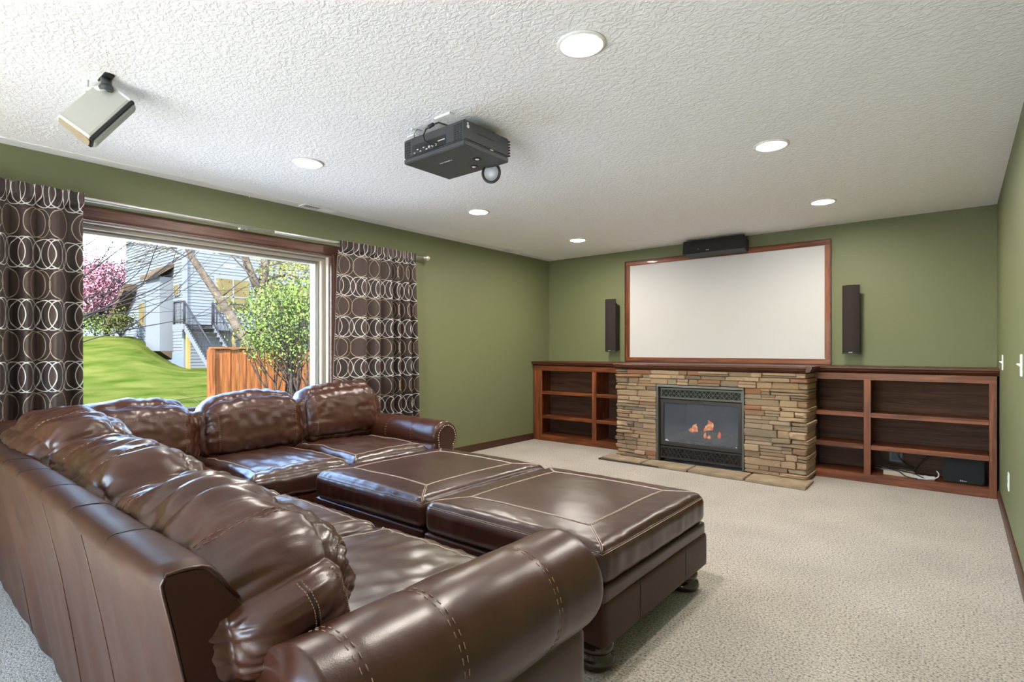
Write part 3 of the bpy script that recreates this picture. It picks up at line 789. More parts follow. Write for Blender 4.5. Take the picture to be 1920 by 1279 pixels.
# a handful of rough stone blanks (unit size) shared by all pieces
def blank(seed):
    c = Cush((.5, .5, .5), .07, (0, 0, 0), None, None)
    N = 7
    vs = []; key = {}; fs = []
    def vid(k):
        if k not in key:
            q = [-1+2*v/N for v in k]; p = c.f([.6*t+.4*math.sin(t*PI/2) for t in q])
            w = .055*nz3(p.x*2.6+seed*3.1, p.y*2.6, p.z*2.6)+.03*nz3(p.x*6+seed, p.y*6, p.z*6+seed)
            p = p*(1+w*1.4); vs_.append((p.x, p.y, p.z)); key[k] = len(vs_)-1
        return key[k]
    vs_ = []
    for ax in range(3):
        b1, b2 = [(1, 2), (2, 0), (0, 1)][ax]
        for sd in (0, N):
            for i in range(0, N):
                for j in range(0, N):
                    cc = []
                    for di, dj in ((0, 0), (1, 0), (1, 1), (0, 1)):
                        k = [0, 0, 0]; k[ax] = sd; k[b1] = i+di; k[b2] = j+dj; cc.append(vid(tuple(k)))
                    fs.append(tuple(cc) if sd else tuple(cc[::-1]))
    me = bpy.data.meshes.new('stone'); me.from_pydata(vs_, [], fs); me.materials.append(MATS['ledge_stone'])
    me.polygons.foreach_set('use_smooth', [True]*len(fs)); return me
BL = [blank(i*1.7+.3) for i in range(10)]
rs = random.Random(21)
def stone(x0, x1, z0, z1, deep=None):
    out = rs.choice([0, .006, .012, .020, .030, .036, .009]); yb_ = SY+.05 if deep is None else deep
    yf = SY-.004-out+.012
    o = bpy.data.objects.new('stone', rs.choice(BL)); C.objects.link(o); o.parent = fp
    g = .0036
    o.location = ((x0+x1)/2+2, (yf+yb_)/2-SY, (z0+z1)/2); o.scale = ((x1-x0-g)*1.0, (yb_-yf), (z1-z0-g)*1.0)
    o.rotation_euler = (rs.choice([0, PI]), rs.uniform(-.004, .004), 0)
def fill(x0, x1, z0, z1, deepL=False, deepR=False):
    z = z0
    while z < z1-.004:
        hgt = rs.choice([.030, .036, .044, .052, .062, .040, .070]); 
        if z1-z-hgt < .024: hgt = z1-z
        x = x0
        while x < x1-.004:
            wd = rs.choice([rs.uniform(.08, .16), rs.uniform(.13, .26), rs.uniform(.2, .34)])
            if x1-x-wd < .07: wd = x1-x
            dl = YC+.02 if (deepL and x == x0) or (deepR and abs(x+wd-x1) < 1e-6) else None
            jx0 = x-(rs.uniform(0, .014) if (deepL and x == x0) else 0); jx1 = x+wd+(rs.uniform(-.006, .016) if (deepR and abs(x+wd-x1) < 1e-6) else 0)
            if hgt > .044 and rs.random() < .35:
                k = rs.uniform(.4, .6); stone(jx0, jx1, z, z+hgt*k, dl); stone(jx0, jx1, z+hgt*k, z+hgt, dl)
            elif hgt > .04 and wd > .2 and rs.random() < .5:
                s_ = x+wd*rs.uniform(.35, .65); stone(jx0, s_, z, z+hgt, dl if deepL else None)
                stone(s_, jx1, z, z+hgt*.5, dl if deepR else None); stone(s_, jx1, z+hgt*.5, z+hgt, dl if deepR else None)
            else: stone(jx0, jx1, z, z+hgt, dl)
            x += wd
        z += hgt
fill(SX0, FX0, .026, FZ1, deepL=True); fill(FX1, SX1, .026, FZ1, deepR=True)
fill(SX0, SX1, FZ1, SZ1-.002, True, True)

# hearth slabs set flush in the carpet
he = tag(empty('hearth', (-2.03, 5.3, 0)), 'low tan flagstone hearth laid on the carpet before the fireplace', 'hearth')
hx = [-3.05, -2.56, -2.06, -1.52, -1.005]; fy = [5.235, 5.215, 5.190, 5.165, 5.150]
for k in range(4):
    a, b_ = hx[k]+.005, hx[k+1]-.005
    poly = [(a, SY-.008), (a+(.01 if k else .0), fy[k]+.02 if k == 0 else fy[k]), (a+.14, fy[k]-.006), ((a+b_)/2, (fy[k]+fy[k+1])/2-.009), (b_-.1, fy[k+1]+.006), (b_, fy[k+1]), (b_, SY-.008 if k < 3 else SY+.05)]
    pm = MB().prism([(x+2.03, y-5.3) for x, y in poly], 'z', 0, .026); pm.build('hearth_slab', 'stone_hearth', he, bevel=.005)
hb = MB().box(-1.02, .96, -.10, .15, 0, .016); hb.build('grout_bed', 'mortar', he)

# ================================================================== GAS FIREPLACE INSERT
fi = tag(empty('fireplace_insert', (-2.0475, SY, .02)), 'bronze gas fireplace insert with glass door, lattice vents and small orange fire', 'fireplace insert')
X0, X1 = -.4475, .4475; YO = .055   # local: y=0 is stone face
def fb(a, b_, c, d, e, f, nm, mt_, bev=.003, par=None): return B(a, b_, c, d, e, f).build(nm, mt_, par or fi, bevel=bev)
Z1 = .812
sur = MB().prism([(X0, 0), (X0+.018, 0), (X0+.018, Z1-.02), (X1-.018, Z1-.02), (X1-.018, 0), (X1, 0), (X1, Z1), (X0, Z1)], 'y', 0, .09)
sur.build('surround', 'bronze_light', fi)
MB().prism([(-.012, Z1-.022), (.055, Z1-.030), (.055, Z1), (-.006, Z1)], 'x', X0+.004, X1-.004).build('hood', 'bronze_light', fi)
def lattice(z0, z1, nm, matf, matb):
    fr = MB(); a, b_ = X0+.026, X1-.026; y0, y1 = YO-.012, YO+.004; w = .016
    fr.ring(a, b_, z0, z1, w, y0, y1, 'y')
    p = fr.build(nm, matf, fi)
    g = MB(); i0, i1 = a+w, b_-w; zc = (z0+z1)/2; amp = (z1-z0)/2-w*.9; n_ = 9; per = (i1-i0)/n_
    for ph in (0, PI):
        pts = [(i0+(i1-i0)*k/108, YO-.005, zc+amp*math.sin(ph+PI*(k/108*n_))) for k in range(109)]; g.tube(pts, .0042, 5)
    for ph in (PI/2, 3*PI/2):
        pts = [(i0+(i1-i0)*k/108, YO-.003, zc+amp*.9*math.sin(ph+PI*(k/108*n_))) for k in range(109)]; g.tube(pts, .0034, 5)
    g.tube([(i0, YO-.004, zc), (i1, YO-.004, zc)], .0025, 5)
    g.build('lattice', matf, p)
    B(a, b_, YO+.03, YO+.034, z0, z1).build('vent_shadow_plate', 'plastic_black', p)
lattice(.665, .775, 'upper_vent', 'bronze_light', 'bronze'); lattice(.030, .160, 'lower_vent', 'bronze', 'bronze')
dr = MB(); a, b_, z0, z1, w = X0+.030, X1-.030, .170, .655, .035
dr.ring(a, b_, z0, z1, w, YO-.02, YO+.01, 'y')
door = dr.build('door_frame', 'bronze', fi, bevel=.003)
fb(a+w-.004, b_-w+.004, YO-.004, YO-.001, z0+w-.004, z1-w+.004, 'glass_pane', 'fire_glass', 0, door)
# small maker's emblem (three peaks) on the glass and a latch dot
em = MB().prism([(a+w+.010, z0+w+.012), (a+w+.050, z0+w+.008), (a+w+.045, z0+w+.018), (a+w+.036, z0+w+.018), (a+w+.030, z0+w+.030), (a+w+.024, z0+w+.020), (a+w+.016, z0+w+.022)], 'y', YO-.0055, YO-.0042); em.build('emblem', 'badge', door)
MB().lathe([(.006, 0), (.006, .002), (.002, .003)], 10, T((b_-w-.022, YO-.0045, z0+w+.014)) @ Rx(PI/2)).build('latch_stud', 'badge', door)
# firebox
bxm = MB()
xi0, xi1, yi0, yi1, zi0, zi1 = X0+.04, X1-.04, YO+.02, .42, .165, .66
bxm.add([(xi0, yi0, zi0), (xi1, yi0, zi0), (xi1, yi0, zi1), (xi0, yi0, zi1), (xi0+.13, yi1, zi0), (xi1-.13, yi1, zi0), (xi1-.13, yi1, zi1-.05), (xi0+.13, yi1, zi1-.05)],
        [(4, 5, 6, 7), (0, 4, 7, 3), (1, 2, 6, 5), (0, 1, 5, 4), (3, 7, 6, 2)])
bxm.build('firebox', 'firebox_panel', fi, fix=False)
def logm(p0, p1, r0, r1, seed, nm='log'):
    N = 14; pts = [Vector(p0).lerp(Vector(p1), i/N)+Vector((0, .012*nz3(i*.5, seed, 0), .014*nz3(i*.4, seed, 5))) for i in range(N+1)]
    MB().tube(pts, [r0+(r1-r0)*i/N+.006*nz3(i*.9, seed, 3) for i in range(N+1)], 12).build(nm, 'log', fi)
logm((-.37, .10, .225), (-.10, .25, .315), .030, .036, 1); logm((-.22, .28, .27), (.26, .30, .28), .040, .036, 2)
logm((.10, .13, .24), (.36, .27, .27), .030, .027, 3); logm((-.12, .24, .29), (.08, .16, .33), .024, .02, 5)
eb = MB()
for k in range(90):
    x, y = rs.uniform(-.33, .33), rs.uniform(.09, .30); s0 = rs.uniform(.010, .022)
    eb.lathe([(.001, -s0*.5), (s0*.8, -s0*.3), (s0, 0), (s0*.6, s0*.5), (.001, s0*.6)], 6, T((x, y, .18+rs.uniform(0, .03))) @ Rz(k))
tag(eb.build('ember_bed', 'ember', fi), kind='stuff')
MB().box(-.34, .34, .072, .082, .165, .205).build('burner_grate', 'firebox_dark', fi)
def flame(x, y, z, hgt, wid, seed):
    prof = []; N = 10; vs = []; fs = []; seg = 10
    for i in range(N+1):
        t = i/N; r_ = wid*(math.sin(PI*min(1, (t*.86+.14))**.8))*(1-t*.35)
        cx = .45*wid*nz3(t*2.4+seed, 0, 0)*t*2.4
        for k in range(seg):
            a = 2*PI*k/seg; rr = r_*(1+.28*nz3(math.cos(a)*1.6+seed, math.sin(a)*1.6, t*4))
            vs.append((x+cx+rr*math.cos(a), y+rr*.5*math.sin(a), z+hgt*t+.1*hgt*nz3(a, t*2, seed)))
    for i in range(N):
        for k in range(seg): fs.append((i*seg+k, i*seg+(k+1) % seg, (i+1)*seg+(k+1) % seg, (i+1)*seg+k))
    MB().add(vs, fs, True).build('flame', 'flame', fi)
flame(-.105, .20, .315, .085, .040, 1); flame(-.145, .20, .305, .05, .028, 9); flame(.045, .20, .345, .105, .046, 2); flame(.015, .19, .315, .075, .03, 12)
flame(.02, .15, .265, .06, .018, 5); flame(.06, .15, .262, .045, .02, 6); flame(.155, .18, .275, .075, .018, 4)

# ================================================================== SCREEN AND SPEAKERS
sc = tag(empty('projection_screen', (-2.11, YB, 1.05)), 'large white projection screen in a cherry wood frame on the back wall', 'screen')
sx0, sx1, sz0, sz1, fw = -3.24, -.98, 1.049, 2.304, .058
def sc_part(a, b_, e, f, nm, mt_, y0=-.032, y1=0, bev=.006): return B(a+2.11, b_+2.11, y0, y1, e-1.05, f-1.05).build(nm, mt_, sc, bevel=bev)
sc_part(sx0, sx1, sz1-fw, sz1, 'frame_rail', 'cherry_x'); sc_part(sx0, sx1, sz0, sz0+fw, 'frame_rail', 'cherry_x')
sc_part(sx0, sx0+fw, sz0+fw, sz1-fw, 'frame_stile', 'cherry_z'); sc_part(sx1-fw, sx1, sz0+fw, sz1-fw, 'frame_stile', 'cherry_z')
sc_part(sx0+fw-.004, sx1-fw+.004, sz0+fw-.004, sz1-fw+.004, 'canvas', 'screen_white', -.016, -.004, 0)
bead = MB(); 
bead.ring(sx0+2.11, sx1+2.11, sz0-1.05, sz1-1.05, .012, -.044, -.032, 'y')
bead.build('outer_bead', 'cherry_dark_x', sc, bevel=.003)

def marks(par, M, w, h, mat='badge', seed=0, nn=7):
    """tiny worn maker's mark: a short row of upright strokes"""
    k = MB(); rr = random.Random(seed); s0 = w/nn
    for i in range(nn):
        a = -w/2+i*s0; hh = h*rr.choice([.7, .7, 1, .7])
        k.box(a, a+s0*.32, -.0008, 0, 0, hh, M)
        if rr.random() < .8: k.box(a+s0*.32, a+s0*.75, -.0008, 0, hh*rr.choice([0, .7]), hh*rr.choice([0, .7])+h*.18+.0005, M)
    return k.build('maker_mark', mat, par)
def wall_speaker(x0, x1, z0, z1, label):
    xc = (x0+x1)/2; w = (x1-x0)/2; h = z1-z0
    t = tag(empty('wall_speaker', (xc, YB, z0)), label, 'speaker', 'slim wall speakers beside the screen')
    # cabinet: tapers back to the wall and is shorter at the top
    cb = MB(); cb.prism([(-.004, .02), (-.105, .004), (-.125, .012), (-.125, h-.02), (-.105, h-.035), (-.03, h-.07), (-.004, h-.07)], 'x', -w*.86, w*.86); cb.build('cabinet', 'plastic_black', t, bevel=.004)
    g = []
    for i in range(11):
        u = -1+i/5; g.append((u*w, -.126-.022*(1-u*u)))
    g += [(w, -.112), (-w, -.112)]
    gm = MB().prism(g, 'z', .016, h); go = gm.build('grille', 'grille_cloth', t)
    MB().prism([(u*1.0, v-.002) for u, v in g[:11]]+[(w, -.11), (-w, -.11)], 'z', 0, .016).build('bottom_cap', 'plastic_black', t)
    marks(t, T((0, -.1505, .012)), .03, .009, seed=3)
    MB().box(-.03, .03, -.012, 0, h*.45, h*.6).build('wall_bracket', 'plastic_black', t)
wall_speaker(-3.468, -3.322, 1.176, 1.838, 'narrow dark brown wall speaker left of the projection screen')
wall_speaker(-.872, -.728, 1.160, 1.818, 'narrow dark brown wall speaker right of the projection screen')
cs = tag(empty('center_speaker', (-2.085, YB-.10, 2.40), (-.16, 0, 0)), 'black center channel speaker tilted down under the ceiling above the screen', 'speaker')
rbox(-.325, .325, -.09, .085, -.135, .0, 'cabinet', 'plastic_black', cs, .006)
rbox(-.333, .333, -.112, -.09, -.142, .004, 'grille', 'grille_black', cs, .005)
marks(cs, T((-.05, -.1125, -.125)), .035, .010, seed=4)
MB().lathe([(.004, 0), (.004, .003), (.001, .004)], 8, T((-.155, -.112, -.100)) @ Rx(PI/2)).build('indicator', 'badge', cs)
rbox(-.06, .06, -.02, .07, 0, .032, 'mount', 'plastic_black', cs, .003)
sb = tag(empty('subwoofer', (.028, 5.915, .0755)), 'small black cube subwoofer on the bottom shelf of the right bookcase', 'subwoofer')
rbox(-.128, .128, .016, .26, .008, .232, 'cabinet', 'plastic_black', sb, .006)
rbox(-.134, .134, -.006, .018, .004, .236, 'grille', 'grille_black', sb, .008)
marks(sb, T((.0, -.0062, .022)), .045, .010, seed=5)
fm = MB().lathe([(.014, 0), (.014, .01)], 10).build('rubber_foot', 'plastic_black', sb); fm.location = (-.1, .04, 0)
for (x, y) in ((.1, .04), (.1, .23), (-.1, .23)): share(fm, 'rubber_foot', sb, (x, y, 0))

# ceiling satellite speaker
ck = tag(empty('ceiling_speaker', (-3.0, .74, CEIL)), 'silver satellite speaker hanging from a black ceiling bracket near the left curtain', 'speaker')
MB().prism([(-.055, -.02), (.055, -.02), (.06, .0), (.055, .02), (-.055, .02), (-.06, 0)], 'z', -.010, 0).build('ceiling_plate', 'plastic_black', ck, bevel=.003)
MB().tube([(0, 0, -.008), (0, 0, -.055)], .021, 14).lathe([(.025, -.06), (.03, -.05), (.025, -.04)], 14).build('swivel', 'plastic_charcoal', ck)
fw_ = Vector((-math.sin(TH), math.cos(TH), 0)); rt = Vector((math.cos(TH), math.sin(TH), 0)); upv = Vector((0, 0, 1))
def cdir(r_, u_, f_): return (rt*r_+upv*u_+fw_*f_).normalized()
_v = (Vector((-3.0, .74, 2.25))-Vector((0, 0, CAMZ))).normalized(); _r = _v.cross(upv).normalized(); _u = _r.cross(_v).normalized()
axL = (_r*.60+_u*.78+_v*.32).normalized()       # long axis, from the tan end cap to the other end
axF = _r*.80-_u*.62-_v*.16; axF = (axF-axL*axF.dot(axL)).normalized()   # front (grille) direction
axN = axL.cross(axF).normalized()
RM = Matrix((axL, axF, axN)).transposed().to_4x4()
ctr = at(184, 212, 2.50)-Vector((-3.0, .74, CEIL))
bd = empty('body', ctr); bd.parent = ck
bd.rotation_euler = RM.to_euler()
hl = .128
prf_ = [(-.078, -.030), (.045, -.050), (.058, -.045), (.064, -.026), (.064, .026), (.058, .045), (.045, .050), (-.078, .030)]
MB().prism(prf_, 'x', -hl, hl).build('cabinet', 'speaker_silver', bd, bevel=.003)
MB().prism([(u*1.03+.001, v*1.06) for u, v in prf_], 'x', -hl-.006, -hl+.004).build('end_rim', 'metal_white', bd)
MB().prism([(u*.93, v*.88) for u, v in prf_], 'x', -hl-.012, -hl-.005).build('end_cap', 'speaker_cap', bd)
MB().prism([(u*1.03+.001, v*1.06) for u, v in prf_], 'x', hl-.004, hl+.005).build('end_rim', 'metal_white', bd)
MB().prism([(.052, -.054), (.068, -.054), (.072, -.034), (.072, .034), (.068, .054), (.052, .054)], 'x', -hl-.009, hl+.007).build('baffle', 'plastic_black', bd, bevel=.003)
MB().prism([(.066, -.046), (.080, -.041), (.084, -.018), (.084, .018), (.080, .041), (.066, .046)], 'x', -hl-.002, hl).build('grille', 'speaker_grille_grey', bd, bevel=.003)
bk = RM @ Vector((.03, -.075, 0))+ctr
MB().tube([(0, 0, -.05), bk+Vector((-.01, .0, .03)), bk+RM.to_3x3() @ Vector((0, .012, 0))], [.014, .010, .012], 10).build('bracket_arm', 'metal_white', ck)
cq = RM @ Vector((-.06, -.072, 0))+ctr
MB().tube([(-.10, -.045, -.0), (-.102, -.047, -.03), (-.115, -.05, -.09), (-.125, -.05, -.135), cq+Vector((-.03, 0, -.012)), cq], .0045, 8).build('cable', 'cable_grey', ck)

# ================================================================== PROJECTOR
pj = tag(empty('projector', (-2.2175, 2.195, CEIL)), 'black projector hung upside down from a white ceiling mount', 'projector')
px0, px1, py0, py1, pz0, pz1 = -.2425, .2425, -.180, .180, -.18, -.045
bdy = MB().prism([(px0, pz0+.030), (px1, pz0+.030), (px1, pz1), (px0, pz1)], 'y', py0, py1).build('upper_case', 'plastic_charcoal', pj, bevel=.006)
bot = MB().prism([(px0+.002, pz0), (px1-.002, pz0), (px1, pz0+.027), (px0, pz0+.027)], 'y', py0+.001, py1-.001).build('lower_case', 'plastic_charcoal', pj, bevel=.004)
# rear recess with sockets
rec = MB().box(-.165, .105, py0-.0015, py0+.0, pz0+.034, pz0+.088); ro = rec.build('socket_recess', 'plastic_black', pj)
skm = MB()
for i, x in enumerate((-.145, -.12, -.095, -.07, -.045)): skm.box(x-.006, x+.006, py0-.004, py0, pz0+.040+(i % 2)*.014, pz0+.046+(i % 2)*.014)
for x in (-.02, .005, .03): skm.lathe([(.007, 0), (.007, .006), (.004, .006)], 10, T((x, py0-.002, pz0+.048)) @ Rx(PI/2))
skm.box(.045, .098, py0-.003, py0, pz0+.062, pz0+.067).build('sockets', 'cable_grey', ro)
def vents(x0, x1, z0, z1, nx, nz_, nm):
    k = MB()
    for i in range(nx):
        for j in range(nz_):
            a = x0+(x1-x0)*i/nx; c = z0+(z1-z0)*j/nz_
            k.box(a, a+(x1-x0)/nx*.78, py0-.0015, py0+.001, c, c+(z1-z0)/nz_*.62)
    k.build(nm, 'plastic_black', pj)
vents(px0+.012, px0+.060, pz0+.038, pz1-.012, 4, 6, 'vent_slots'); vents(px1-.078, px1-.012, pz0+.038, pz1-.012, 3, 7, 'vent_slots')
# side details
MB().box(px1-.001, px1+.001, -.08, .055, -.096, -.092).build('side_slot', 'plastic_black', pj)
MB().lathe([(.006, 0), (.006, .0012)], 10, T((px1, -.155, -.063)) @ Ry(PI/2)).lathe([(.010, 0), (.007, .0012)], 10, T((px1, -.152, -.078)) @ Ry(PI/2)).build('side_emblem', 'badge', pj)
MB().box(px1-.0005, px1+.0008, .02, .045, -.152, -.147).build('side_badge', 'badge', pj)
fins = MB()
for j in range(6): fins.box(px1-.06, px1+.004, py1-.002, py1+.006, -.145+j*.016, -.137+j*.016)
fins.build('front_fins', 'plastic_black', pj)
MB().lathe([(.0, 0), (.016, .0), (.018, .006), (.010, .012)], 14, T((px1-.03, .07, pz1))).build('focus_knob', 'plastic_black', pj)
# underside
mk_ = marks(pj, T((-.02, -.055, pz0-.0002)) @ Rx(PI/2) @ Rz(0), .10, .012, seed=8, nn=8)
for (x, y) in ((.045, .10), (.145, .02)):
    f_ = MB().lathe([(.026, 0), (.026, -.003), (.018, -.004), (.016, -.001), (.006, -.001), (.006, -.006), (.002, -.006)], 18, T((x, y, pz0))).build('level_foot', 'plastic_black', pj)
    MB().lathe([(.012, -.0045), (.010, -.006), (.003, -.0065)], 10, T((x+.004, y-.004, pz0))).build('screw', 'badge', f_)
# clear lens cap with black rim dangling at the front
lc = empty('lens_cap', (.115, .172, -.212)); lc.parent = pj; lc.rotation_euler = (PI/2, 0, math.radians(30))
MB().tube([(.050*math.cos(2*PI*k/32), .056*math.sin(2*PI*k/32), 0) for k in range(32)], .008, 8, closed=True).build('rim', 'plastic_black', lc)
MB().lathe([(.048, -.001), (.048, .001)], 28).build('disc', 'clear_plastic', lc)
# ceiling plate, arms, power plate and cables
MB().box(-.10, .10, -.10, .10, -.006, 0).build('mount_plate', 'metal_white', pj, bevel=.002)
MB().tube([(0, 0, -.004), (0, 0, -.045)], .028, 16).build('mount_post', 'metal_white', pj)
MB().box(.02, .13, -.165, -.135, -.045, -.041).build('mount_arm', 'metal_white', pj); MB().box(-.16, -.13, -.15, .13, -.045, -.041).build('mount_arm', 'metal_white', pj); MB().box(.13, .16, -.165, .13, -.045, -.041).build('mount_arm', 'metal_white', pj)
MB().box(.05, .17, -.215, -.19, -.012, 0).build('mount_tab', 'metal_white', pj, bevel=.002)
MB().box(-.265, -.185, -.14, -.02, -.006, 0).build('outlet_plate', 'plastic_white', pj, bevel=.002)
MB().box(-.155, -.145, -.20, -.05, -.010, 0).build('cable_cover', 'metal_white', pj)
MB().prism([(-.245, -.006), (-.215, -.006), (-.222, -.035), (-.238, -.035)], 'y', -.11, -.085).build('power_plug', 'plastic_black', pj)
MB().prism([(-.203, -.006), (-.190, -.006), (-.194, -.03), (-.200, -.03)], 'y', -.11, -.09).build('signal_plug', 'plastic_black', pj)
MB().tube([(.11, -.165, -.045), (.07, -.20, -.028), (.02, -.205, -.03), (-.02, -.21, -.045), (-.035, -.215, -.075), (-.02, -.217, -.11), (.01, -.21, -.133), (.035, -.19, -.135)], .0042, 8).build('cable', 'cable_black', pj)
MB().tube([(.035, -.205, -.029), (.0, -.207, -.037)], .0095, 12).build('ferrite_bead', 'cable_black', pj)
MB().tube([(-.197, -.10, -.03), (-.18, -.15, -.05), (-.13, -.20, -.04), (-.09, -.21, -.025), (-.04, -.215, -.05)], .002, 6).build('cable', 'cable_black', pj)
MB().tube([(-.23, -.098, -.034), (-.222, -.10, -.06), (-.20, -.08, -.075), (-.17, 0, -.06)], .003, 6).build('cable', 'cable_black', pj)

# ================================================================== RECESSED LIGHTS, VENTS
def downlight(x, y, label):
    t = tag(empty('recessed_light', (x, y, CEIL)), label, 'ceiling light', 'round recessed ceiling lights')
    MB().lathe([(.100, -.0005), (.099, -.006), (.090, -.009), (.080, -.008), (.076, -.002), (.076, -.0005)], 40).build('trim_ring', 'lamp_trim', t)
    d = MB().lathe([(.0765, -.0042), (.06, -.0048), (.0005, -.005)], 40); d.v = d.v; o = d.build('lamp_disc', 'lamp_disc', t)
    return t
downlight(-1.185, 1.885, 'large-looking recessed ceiling light nearest the camera at the top of the view')
downlight(-3.338, 1.93, 'recessed ceiling light between the hanging speaker and the projector')
downlight(-.88, 3.546, 'recessed ceiling light right of the projector, second in its row from the camera')
downlight(-3.337, 3.584, 'recessed ceiling light just beyond the projector near the window side')
downlight(-.881, 5.172, 'recessed ceiling light above the right end of the screen')
downlight(-3.329, 5.216, 'recessed ceiling light closest to the far left corner of the room')
def vent(x0, x1, y0, y1, label, dark0, dark1):
    t = tag(empty('ceiling_vent', ((x0+x1)/2, (y0+y1)/2, CEIL-.004)), label, 'vent', 'white ceiling registers along the window wall')
    X, Y = (x0+x1)/2, (y0+y1)/2
    a, b_, c, d = x0-X, x1-X, y0-Y, y1-Y; w = .018
    MB().ring(a, b_, c, d, w, -.007, 0, 'z').build('frame', 'metal_white', t)
    MB().box(a+w, b_-w, c+w, d-w, -.002, -.0005).build('duct_plate', 'vent_dark', t)
    N = 14; mid = N//2
    for k in range(N):
        yy = c+w+(d-c-2*w)*(k+.5)/N
        M_ = T((0, yy, -.004)) @ Rx(.75 if k < mid else -.75)
        MB().box(a+w, b_-w, -.0085 if k >= mid else -.003, .0085 if k >= mid else .003, -.0006, .0006, M_).build('slat', 'metal_white', t)
vent(XL+.055, XL+.165, 2.44, 2.76, 'white ceiling register above the right half of the window', 0, 0)
vent(XL+.055, XL+.165, 5.08, 5.46, 'white ceiling register near the far left corner', 0, 0)

hk = tag(MB().tube([(0, 0, 0), (0, 0, -.012), (.008, 0, -.022), (.014, 0, -.016)], .003, 6).lathe([(.008, -.001), (.008, -.004), (.003, -.005)], 10).build('ceiling_hook', 'plastic_white', loc=(XL+.055, 2.02, CEIL-.004)), 'tiny white hook in the ceiling border above the window', 'hook')
# ================================================================== SWITCH PLATES, OUTLETS, SHELF CLUTTER
def plate(y, z, label, cat, toggle):
    t = tag(empty(cat.replace(' ', '_'), (XR, y, z)), label, cat)
    rbox(-.006, 0, -.036, .036, -.058, .058, 'cover_plate', 'plastic_white', t, .0025)
    if toggle:
        MB().prism([(-.006, -.007), (-.021, .004), (-.020, .010), (-.006, .009)], 'y', -.005, .005).build('toggle', 'plastic_white', t)
    else:
        for zz in (-.024, .024): rbox(-.0085, -.005, -.017, .017, zz-.014, zz+.014, 'socket', 'plastic_white', t, .002)
plate(5.40, 1.105, 'white toggle light switch on the right wall just past the bookcase top', 'light switch', True)
plate(3.83, 1.118, 'white toggle light switch cut by the right edge of the view', 'light switch', True)
plate(4.76, .345, 'white wall outlet low on the right green wall', 'wall outlet', False)
bo = tag(empty('outlet', (-.455, YB-.0245, .222)), 'dark outlet plate with a plug on the right bookcase back panel', 'outlet')
rbox(-.050, .050, -.007, 0, -.066, .066, 'cover_plate', 'plastic_charcoal', bo, .003)
rbox(-.03, .03, -.012, -.006, -.048, .048, 'socket', 'plastic_black', bo, .003)
rbox(-.002, .024, -.04, -.011, .0, .03, 'plug', 'plastic_black', bo, .004)
SHZ = .0755
pb = tag(empty('card_box', (-.475, 5.97, SHZ)), 'flat cream carton lying under cables on the bottom shelf', 'box')
pb.rotation_euler = (0, 0, -.08)
rbox(-.05, .17, -.05, .06, 0, .038, 'carton', 'cardboard', pb, .002); rbox(-.08, .10, -.02, .085, .0385, .041, 'lid_flap', 'cardboard', pb, .0008)
ps = tag(empty('power_strip', (-.27, 5.935, SHZ)), 'grey power strip with white leads beside the subwoofer', 'power strip')
rbox(-.11, .11, -.022, .022, 0, .03, 'housing', 'cable_grey', ps, .004)
for k in range(4): rbox(-.095+k*.05, -.065+k*.05, -.014, .014, .0302, .033, 'socket', 'plastic_black', ps, .001)
def cord(label, pts, r, mat, name='cable'):
    # smooth the polyline
    P_ = [Vector(p) for p in pts]; out = []
    for i in range(len(P_)-1):
        p0, p1, p2, p3 = P_[max(0, i-1)], P_[i], P_[i+1], P_[min(len(P_)-1, i+2)]
        for k in range(8):
            t = k/8; out.append(.5*((2*p1)+(-p0+p2)*t+(2*p0-5*p1+4*p2-p3)*t*t+(-p0+3*p1-3*p2+p3)*t**3))
    out.append(P_[-1]); c0 = out[0].copy(); out = [q-c0 for q in out]
    return tag(MB().tube(out, r, 7).build(name, mat, loc=c0), label, 'cable', 'loose cables in the right bookcase')
zf = SHZ
cord('black cable sagging from the partition to the heap of leads on the shelf', [(-.60, 6.05, .30), (-.575, 6.05, .21), (-.50, 6.04, .14), (-.40, 6.02, .135), (-.30, 5.99, .122)], .006, 'cable_black')
cord('black cable rising from the power strip to the top of the subwoofer', [(-.31, 5.99, .118), (-.28, 6.04, .17), (-.20, 6.08, .26), (-.10, 6.10, .30), (.0, 6.13, .315)], .008, 'cable_black')
cord('white lead coiled up in front of the power strip', [(-.36, 5.90, zf+.006), (-.28, 5.885, zf+.008), (-.20, 5.885, zf+.012), (-.145, 5.90, zf+.03), (-.135, 5.915, zf+.06), (-.15, 5.93, zf+.08)], .005, 'cable_grey')
cord('black lead lying over the cream carton', [(-.60, 5.95, zf+.045), (-.50, 5.96, zf+.050), (-.42, 5.91, zf+.046), (-.36, 5.885, zf+.012), (-.28, 5.87, zf+.006)], .005, 'cable_black')
cord('second black lead crossing the cream carton', [(-.52, 6.05, zf+.046), (-.44, 5.98, zf+.050), (-.38, 5.93, zf+.047), (-.30, 5.90, zf+.040), (-.22, 5.89, zf+.006)], .0045, 'cable_black')
cord('thin dark lead hanging below the outlet plug', [(-.44, YB-.068, .232), (-.42, YB-.075, .20), (-.36, 6.10, .15), (-.30, 6.04, .125)], .003, 'cable_black')

